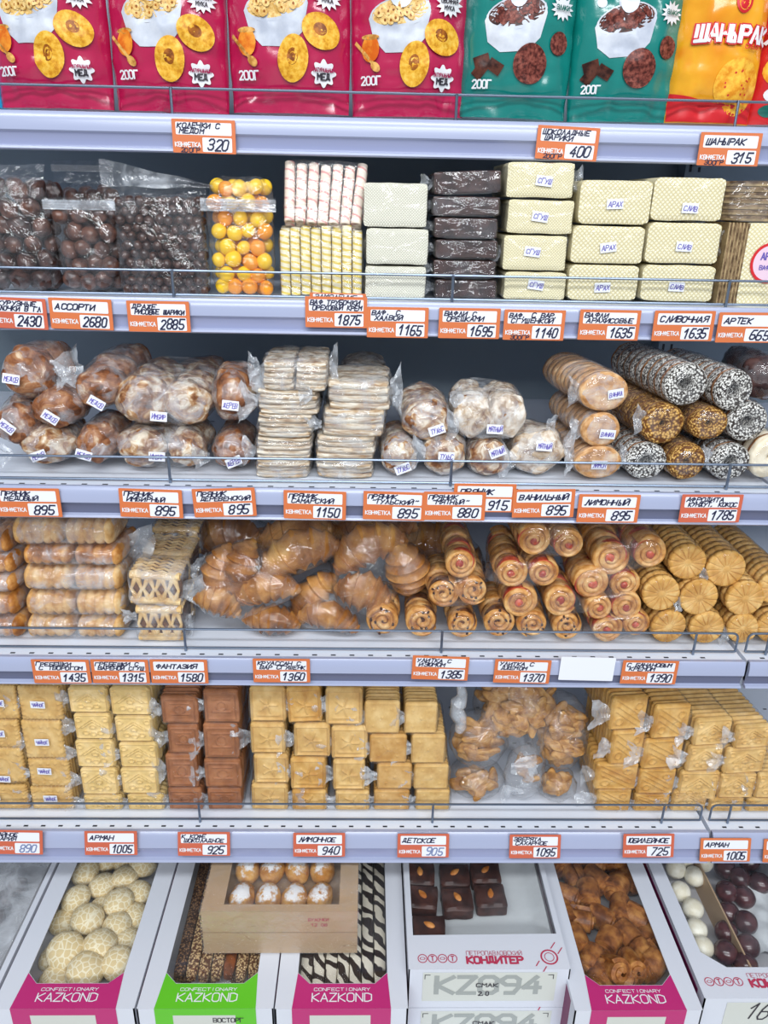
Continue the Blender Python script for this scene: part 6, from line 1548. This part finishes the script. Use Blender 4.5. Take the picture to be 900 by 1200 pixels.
rolls = [(652, 1012), (662, 1050), (690, 1048), (672, 1027), (699, 1030), (694, 1010), (720, 1012), (664, 1072), (678, 1078), (705, 1075), (727, 1066), (723, 1040), (736, 1030), (676, 1103), (712, 1105), (735, 1098), (694, 1127), (757, 1120), (740, 1140), (762, 1132), (705, 1146), (675, 1010), (742, 1010), (728, 1150), (755, 1102), (745, 1075)]
for k, (cx, cy) in enumerate(rolls):
    lift = .020 if k % 3 else .026; s_ = 0.043
    drop('small_roll', RO[k % 3], cx, cy, lift+0.004, RLB, 'rolled pastry', 'small brown rolls', (rq.uniform(-.25, .25), rq.uniform(-2.5, 2.5), rq.uniform(-1.3, 1.3)), (s_, s_, s_))
drop('small_roll', RO[0], 719, 1137, 0.010, 'small roll showing its spiral filled end at the front of its carton', 'rolled pastry', 'small brown rolls', (-0.7, 0, 0.35), (.042, .042, .042)); drop('small_roll', RO[1], 741, 1129, 0.012, 'small roll with open spiral end beside the front one', 'rolled pastry', 'small brown rolls', (-0.7, 1, -0.5), (.040, .040, .040))
# square fudge carton, two high
ZS = H-0.98; hs = (ZS-ZD)/2
a = G(479, 1136, ZS); b = G(669, 1136, ZS); W = b.x-a.x; L = 0.33
wl = G(484, 1096, ZS); wr = G(652, 1094, ZS)
win = [(wl.x-(a.x+b.x)/2, wl.y-a.y), (wr.x-(a.x+b.x)/2, wr.y-a.y), (wr.x-(a.x+b.x)/2, L-0.02), (wl.x-(a.x+b.x)/2, L-0.02)]
def icons(m, x0, y0, h, fn, r=0.0068):
    for k in range(4):
        cx = x0+k*r*2.05; n = 20; rg_ = [[fn(cx+q*math.cos(2*PI*i/n), y0+q*math.sin(2*PI*i/n)) for i in range(n)] for q in (r*0.82, r)]
        m.loft(rg_, 0, False)
        if k % 2: write(m, 'T', cx-0.002, y0-0.0035, 0.007, 0.004, 0.2, 0, fn)
        else:
            m.loft([[fn(cx+q*1.3*math.cos(2*PI*i/n), y0+q*0.7*math.sin(2*PI*i/n)) for i in range(n)] for q in (r*0.32, r*0.45)], 0, False)
def fudge_box(label, zt_, zb_, window):
    root, W_, h = carton(label, a.x, b.x, a.y, L, zt_, zb_, win, 0.031, False, 'white confectionery cartons', 'pastry_carton', 0.0, 'carton_in')
    m = MB(); f = lambda x, y: (x, y, h+0.0005)
    icons(m, -W_/2+0.020, 0.016, h, f); write(m, 'КОНДИТЕР', -0.03, 0.0085, 0.010, 0.078, 0.3, 0, f); write(m, 'ПЕТРОПАВЛОВСКИЙ', -0.03, 0.021, 0.0062, 0.078, 0.1, 0, f)
    cx, cy = W_/2-0.026, 0.018; n = 24
    m.loft([[f(cx+q*(1+0.05*math.cos(12*2*PI*i/n*2))*math.cos(2*PI*i/n), cy+q*math.sin(2*PI*i/n)) for i in range(n)] for q in (0.0096, 0.0118)], 0, False); m.loft([[f(cx+q*math.cos(2*PI*i/n), cy+q*math.sin(2*PI*i/n)) for i in range(n)] for q in (0.0060, 0.0070)], 0, False)
    for s_ in (1,):
        for o in (-0.0042, 0.0042):
            for (p, q) in (((0.009, 0.009), (0.017, 0.019)), ((-0.011, -0.010), (-0.017, -0.018))):
                m.add([f(cx+p[0]+o-0.0009, cy+p[1]-o), f(cx+p[0]+o+0.0009, cy+p[1]-o), f(cx+q[0]+o+0.0009, cy+q[1]-o), f(cx+q[0]+o-0.0009, cy+q[1]-o)], [(0, 1, 2, 3)])
    put('lid_print', m.mesh('lid_print', M['redink'], False), root, label='plum coloured lid print')
    m = MB(); m.box(-W_*0.41, -0.0007, h-0.062, W_*0.42, -0.0003, h-0.006); put('pack_label', m.mesh('pack_label', M['palelabel'], False), root)
    m = MB(); g = lambda x, z: (x, -0.0009, z); write(m, 'KZ094', 0.0, h-0.046, 0.032, 0.145, 0.22, 0, g, 0, 0, True); put('label_print', m.mesh('label_print', M['greyink'], False), root, label='large pale letters')
    m = MB(); write(m, 'СМАК', -0.002, h-0.033, 0.0068, 0.030, 0.2, 0, lambda x, z: (x, -0.0015, z), 0, 0, True); write(m, '2,0', -0.006, h-0.050, 0.0075, 0.014, 0.2, 0, lambda x, z: (x, -0.0015, z), 0, 0, True)
    for sx in (-1, 1): 
        for (u0, u1, v0, v1) in ((W_*0.40-0.008, W_*0.40, h-0.0105, h-0.0095), (W_*0.40-0.001, W_*0.40, h-0.018, h-0.0095)): m.box(min(sx*u0, sx*u1), -0.0011, v0, max(sx*u0, sx*u1), -0.0010, v1)
    put('label_lettering', m.mesh('label_lettering', M['dark'], False), root); return root, h
f1, hf = fudge_box('white carton of dark fudge squares, on top of a closed one', ZS, ZS-hs, True)
f2, _ = fudge_box('white carton under the carton of dark fudge squares', ZS-hs-0.0015, ZD, True)
# greaseproof liner with a torn wavy edge
m = MB(); m.grid(lambda u, v: (-W/2+0.006+(W-0.018)*u, 0.006+(L-0.014)*v, hf-0.0285+0.0018*nz(u*6, v*9, 1, 4)+(0.018*max(0, u-0.9)/0.1)), 26, 20)
tag(put('paper_liner', m.mesh('paper_liner', M['parch']), None, f1.location), 'greaseproof paper liner in the carton of dark fudge squares', 'paper')
FM = []
for k in range(3):
    m = MB(); slab(m, 0.0465, 0.042, 0.0235, 0.004, None, 10, 10, 0.0035, wob=0.0012, sd=k*2.2); FM.append(m.mesh('fudge_square', M['fudge']))
m = MB(); ico(m, (0, 0, 0), 0.0048, 0.009, 0.0028, 3, 0, 1, 0, 0, lambda q: (q[0]*(1-0.45*max(0, q[1]/0.009)), q[1], q[2])); ALM = m.mesh('almond', M['almond'])
fx = [(492, 1023, 0.1), (533, 1024, -0.9), (569, 1021, -0.8), (495, 1050, 0.7), (536, 1053, 0.5), (575, 1049, -0.15), (503, 1086, 1.1)]
for k, (cx, cy, rr_) in enumerate(fx):
    p = G(cx, cy, ZS-0.004); o = thing('fudge_square', 'dark fudge square topped with an almond, ' + ('left in the back row', 'middle of the back row', 'right in the back row', 'left in the middle row', 'middle of the middle row', 'right in the middle row', 'alone in the front row')[k], 'fudge', (p.x, p.y, f1.location.z+hf-0.0265), (0, 0, (-.03, -.02, 0, -.08, .02, .03, -.02)[k]), 'almond fudge squares')
    put('fudge_body', FM[k % 3], o, (0, 0, 0.024), (-PI/2, 0, 0)); put('almond', ALM, o, (0.0, 0.002, 0.0245), (0, 0, rr_))
for k, (cx, cy) in enumerate(((497, 1006), (538, 1006), (572, 1004))):
    pass
# wide carton at the lower right: white and dark glazed balls, divided by a card
a6 = G(826, 1170, ZT); W6 = 0.23; L6 = 0.40
wl = G(842, 1120, ZT); win6 = [(-W6/2+0.022, 0.070), (-W6/2+0.050, 0.046), (W6/2-0.03, 0.046), (W6/2-0.03, L6-0.02), (-W6/2+0.022, L6-0.02)]
k6, _, h6 = carton('wide white carton of white and dark glazed balls at the lower right', a6.x, a6.x+W6, a6.y, L6, ZT, ZD, win6, 0.055, True, 'white confectionery cartons')
m = MB(); f = lambda x, y: (x, y, h6+0.0005); icons(m, -W6/2+0.016, 0.024, h6, f, 0.0066); write(m, 'КОНДИТЕР', -0.042, 0.016, 0.011, 0.085, 0.3, 0, f); write(m, 'ПЕТРОПАВЛОВСКИЙ', -0.042, 0.030, 0.006, 0.085, 0.1, 0, f)
for k in range(2): write(m, 'КОНДИТЕР', 0, 0, 0.012, 0.10, 0.3, 0, lambda x, y: (W6/2-0.018+y*(-1), 0.12+k*0.13+x, h6+0.0005))
put('lid_print', m.mesh('lid_print', M['redink'], False), k6, label='plum coloured lid print')
m = MB(); m.box(-W6*0.36, -0.0007, h6-0.06, W6*0.42, -0.0003, h6-0.008); put('pack_label', m.mesh('pack_label', M['palelabel'], False), k6)
m = MB(); write(m, '16', -0.055, h6-0.040, 0.030, 0.030, 0.08, 0.5, lambda x, z: (x, -0.0010, z), 0, 0.05); put('handwriting', m.mesh('handwriting', M['dark'], False), k6)
xc = G(838, 1060, ZT-0.02).x
m = MB(); m.box(xc-0.0012, a6.y+0.03, ZT-0.0548, xc+0.0012, a6.y+L6-0.01, ZT-0.006); tag(put('divider_card', m.mesh('divider_card', M['kraft'], False)), 'upright card dividing white balls from dark balls', 'card')
WBm = []
m = MB(); ico(m, (0, 0, 0), 0.0165, 0.0165, 0.015, 4, 0.03, 1.2, 2); WBm = m.mesh('glazed_ball', M['whitechoc'])
m = MB(); ico(m, (0, 0, 0), 0.0175, 0.0175, 0.0165, 4, 0.04, 1.2, 6); DBm = m.mesh('glazed_ball', M['darkball'])
for (cx, cy) in ((792, 1018), (814, 1027), (812, 1065), (816, 1089), (823, 1110), (801, 1008), (824, 1010), (797, 1045)):
    drop('white_ball', WBm, cx, cy, 0.022, 'white glazed ball left of the dividing card', 'glazed sweet', 'white glazed balls', (0, 0, rq.random()*6))
for (cx, cy, l) in ((874, 1081, .02), (851, 1093, .026), (876, 1109, .018), (850, 1116, .02), (874, 1131, .022), (853, 1070, .03), (851, 1045, .03), (866, 1028, .03), (872, 1052, .034), (890, 1035, .03), (850, 1018, .03), (878, 1010, .03)):
    drop('dark_ball', DBm, cx, cy, l, 'dark glazed ball right of the dividing card', 'glazed sweet', 'dark glazed balls', (0, 0, rq.random()*6))
m = MB(); pp = G(896, 1085, ZT-0.04); m.grid(lambda u, v: (pp.x-0.03+0.07*u, pp.y-0.045+0.13*v, ZT-0.045+0.012*nz(u*4, v*5, 1, 3)+0.012*u), 16, 16)
tag(put('paper_liner', m.mesh('paper_liner', M['parch'])), 'crumpled white paper beside the dark glazed balls', 'paper')
# carton cut by the left edge, covered with grey film
a0 = G(-150, 1182, ZT); b0 = G(-14, 1182, ZT); W0 = b0.x-a0.x
k0, _, h0 = carton('carton under greyish film at the lower left edge', a0.x, b0.x, a0.y, 0.40, ZT, ZD, [(-W0/2+0.02, 0.03), (W0/2-0.008, 0.03), (W0/2-0.008, 0.245), (-W0/2+0.02, 0.245)], 0.055, True, 'white confectionery cartons')
m = MB(); write(m, 'КОЗИНАК ИЗ СЕМЯН', -W0/2+0.01, 0.262, 0.012, W0-0.025, 0.2, 0.1, lambda x, y: (x, y, h0+0.0005)); put('lid_print', m.mesh('lid_print', M['redink'], False), k0)
m = MB(); m.grid(lambda u, v: (-W0/2+0.02+(W0-0.03)*u, 0.032+0.21*v, h0+0.001+0.004*abs(nz(u*5, v*9, 1, 8))), 20, 26); put('loose_film', m.mesh('loose_film', M['film_white']), k0, label='loose greyish film')
for k, (cx, cy) in enumerate(((8, 1052), (-6, 1075), (20, 1040), (-16, 1110))):
    drop('brown_sweet', CHUNK[k], cx, cy, 0.035, 'brown sweet under the greyish film at the lower left', 'sweet', 'brown sweets under film', (0, 0, k), (1.3, 1.3, 1.0))
# kraft trays of sugared buns, stacked two high across two cartons
pf = G(326, 1117, ZT+0.0008); dT = pf.y; xa = P(235, 1067, dT).x; xb = P(419, 1067, dT).x; WT = xb-xa; LT = 0.19; hT = 0.039
def tray(label, z):
    root = thing('kraft_tray', label, 'tray', ((xa+xb)/2, dT, z), (0, 0, 0), 'kraft trays'); m = MB(); t = 0.0016
    m.box(-WT/2, 0, 0, WT/2, LT, t)
    for (x0, y0, x1, y1) in ((-WT/2, 0, WT/2, t), (-WT/2, LT-t, WT/2, LT), (-WT/2, t, -WT/2+t, LT-t), (WT/2-t, t, WT/2, LT-t)): m.box(x0, y0, t, x1, y1, hT)
    put('tray_body', m.mesh('tray_body', M['kraft'], False), root)
    m = MB(); frame_top(m, WT, LT, [(-WT/2+0.030, 0.012), (WT/2-0.026, 0.012), (WT/2-0.026, LT-0.02), (-WT/2+0.030, LT-0.02)], hT+0.0003); put('tray_rim', m.mesh('tray_rim', M['kraft'], False), root); return root
t1 = tray('lower kraft tray resting on two cartons', ZT+0.0012); t2 = tray('upper kraft tray of sugared buns', ZT+0.0012+hT+0.002)
m = MB(); z0, z1 = 0.0, 2*hT+0.006
m.grid(lambda u, v: (-WT/2-0.002+(WT+0.004)*u, -0.002-0.0015*abs(nz(u*7, v*5, 1, 2)), -hT-0.001+z1*v), 30, 14)
m.grid(lambda u, v: (-WT/2-0.002+(WT+0.004)*u, -0.002+(LT)*v, hT+0.0045+0.0008*nz(u*6, v*5, 4, 2)), 24, 14)
put('stretch_film', m.mesh('stretch_film', M['film']), t2, label='clear stretch film')
m = MB(); write(m, 'БУЛОЧКИ', 0.040, 0.022, 0.005, 0.028, 0.14, 0, lambda x, z: (x, -0.0006, z)); write(m, '12 08', 0.044, 0.012, 0.005, 0.022, 0.14, 0, lambda x, z: (x, -0.0006, z)); put('stamp', m.mesh('stamp', M['redink'], False), t2)
SBm = []
for k in range(3): 
    m = MB(); ico(m, (0, 0, 0), 0.0185, 0.025, 0.017, 4, 0.07, 1.3, k*6.1); SBm.append(m.mesh('sugared_bun', M['sugar']))
for r_i, yy in enumerate((0.040, 0.092)):
    for k in range(4):
        p = Vector(((xa+xb)/2-WT/2+0.050+k*0.0375, dT+yy, ZT+0.0012+hT+0.002+0.0016+0.0165))
        tag(put('sugared_bun', SBm[(k+r_i) % 3], None, p, (0, 0, rq.uniform(-.3, .3)), (1, 1, 1)), 'sugar dusted bun, %s in the %s row of the kraft tray' % (('first from left', 'second from left', 'third from left', 'rightmost')[k], ('front', 'back')[r_i]), 'bun', 'sugar dusted buns')
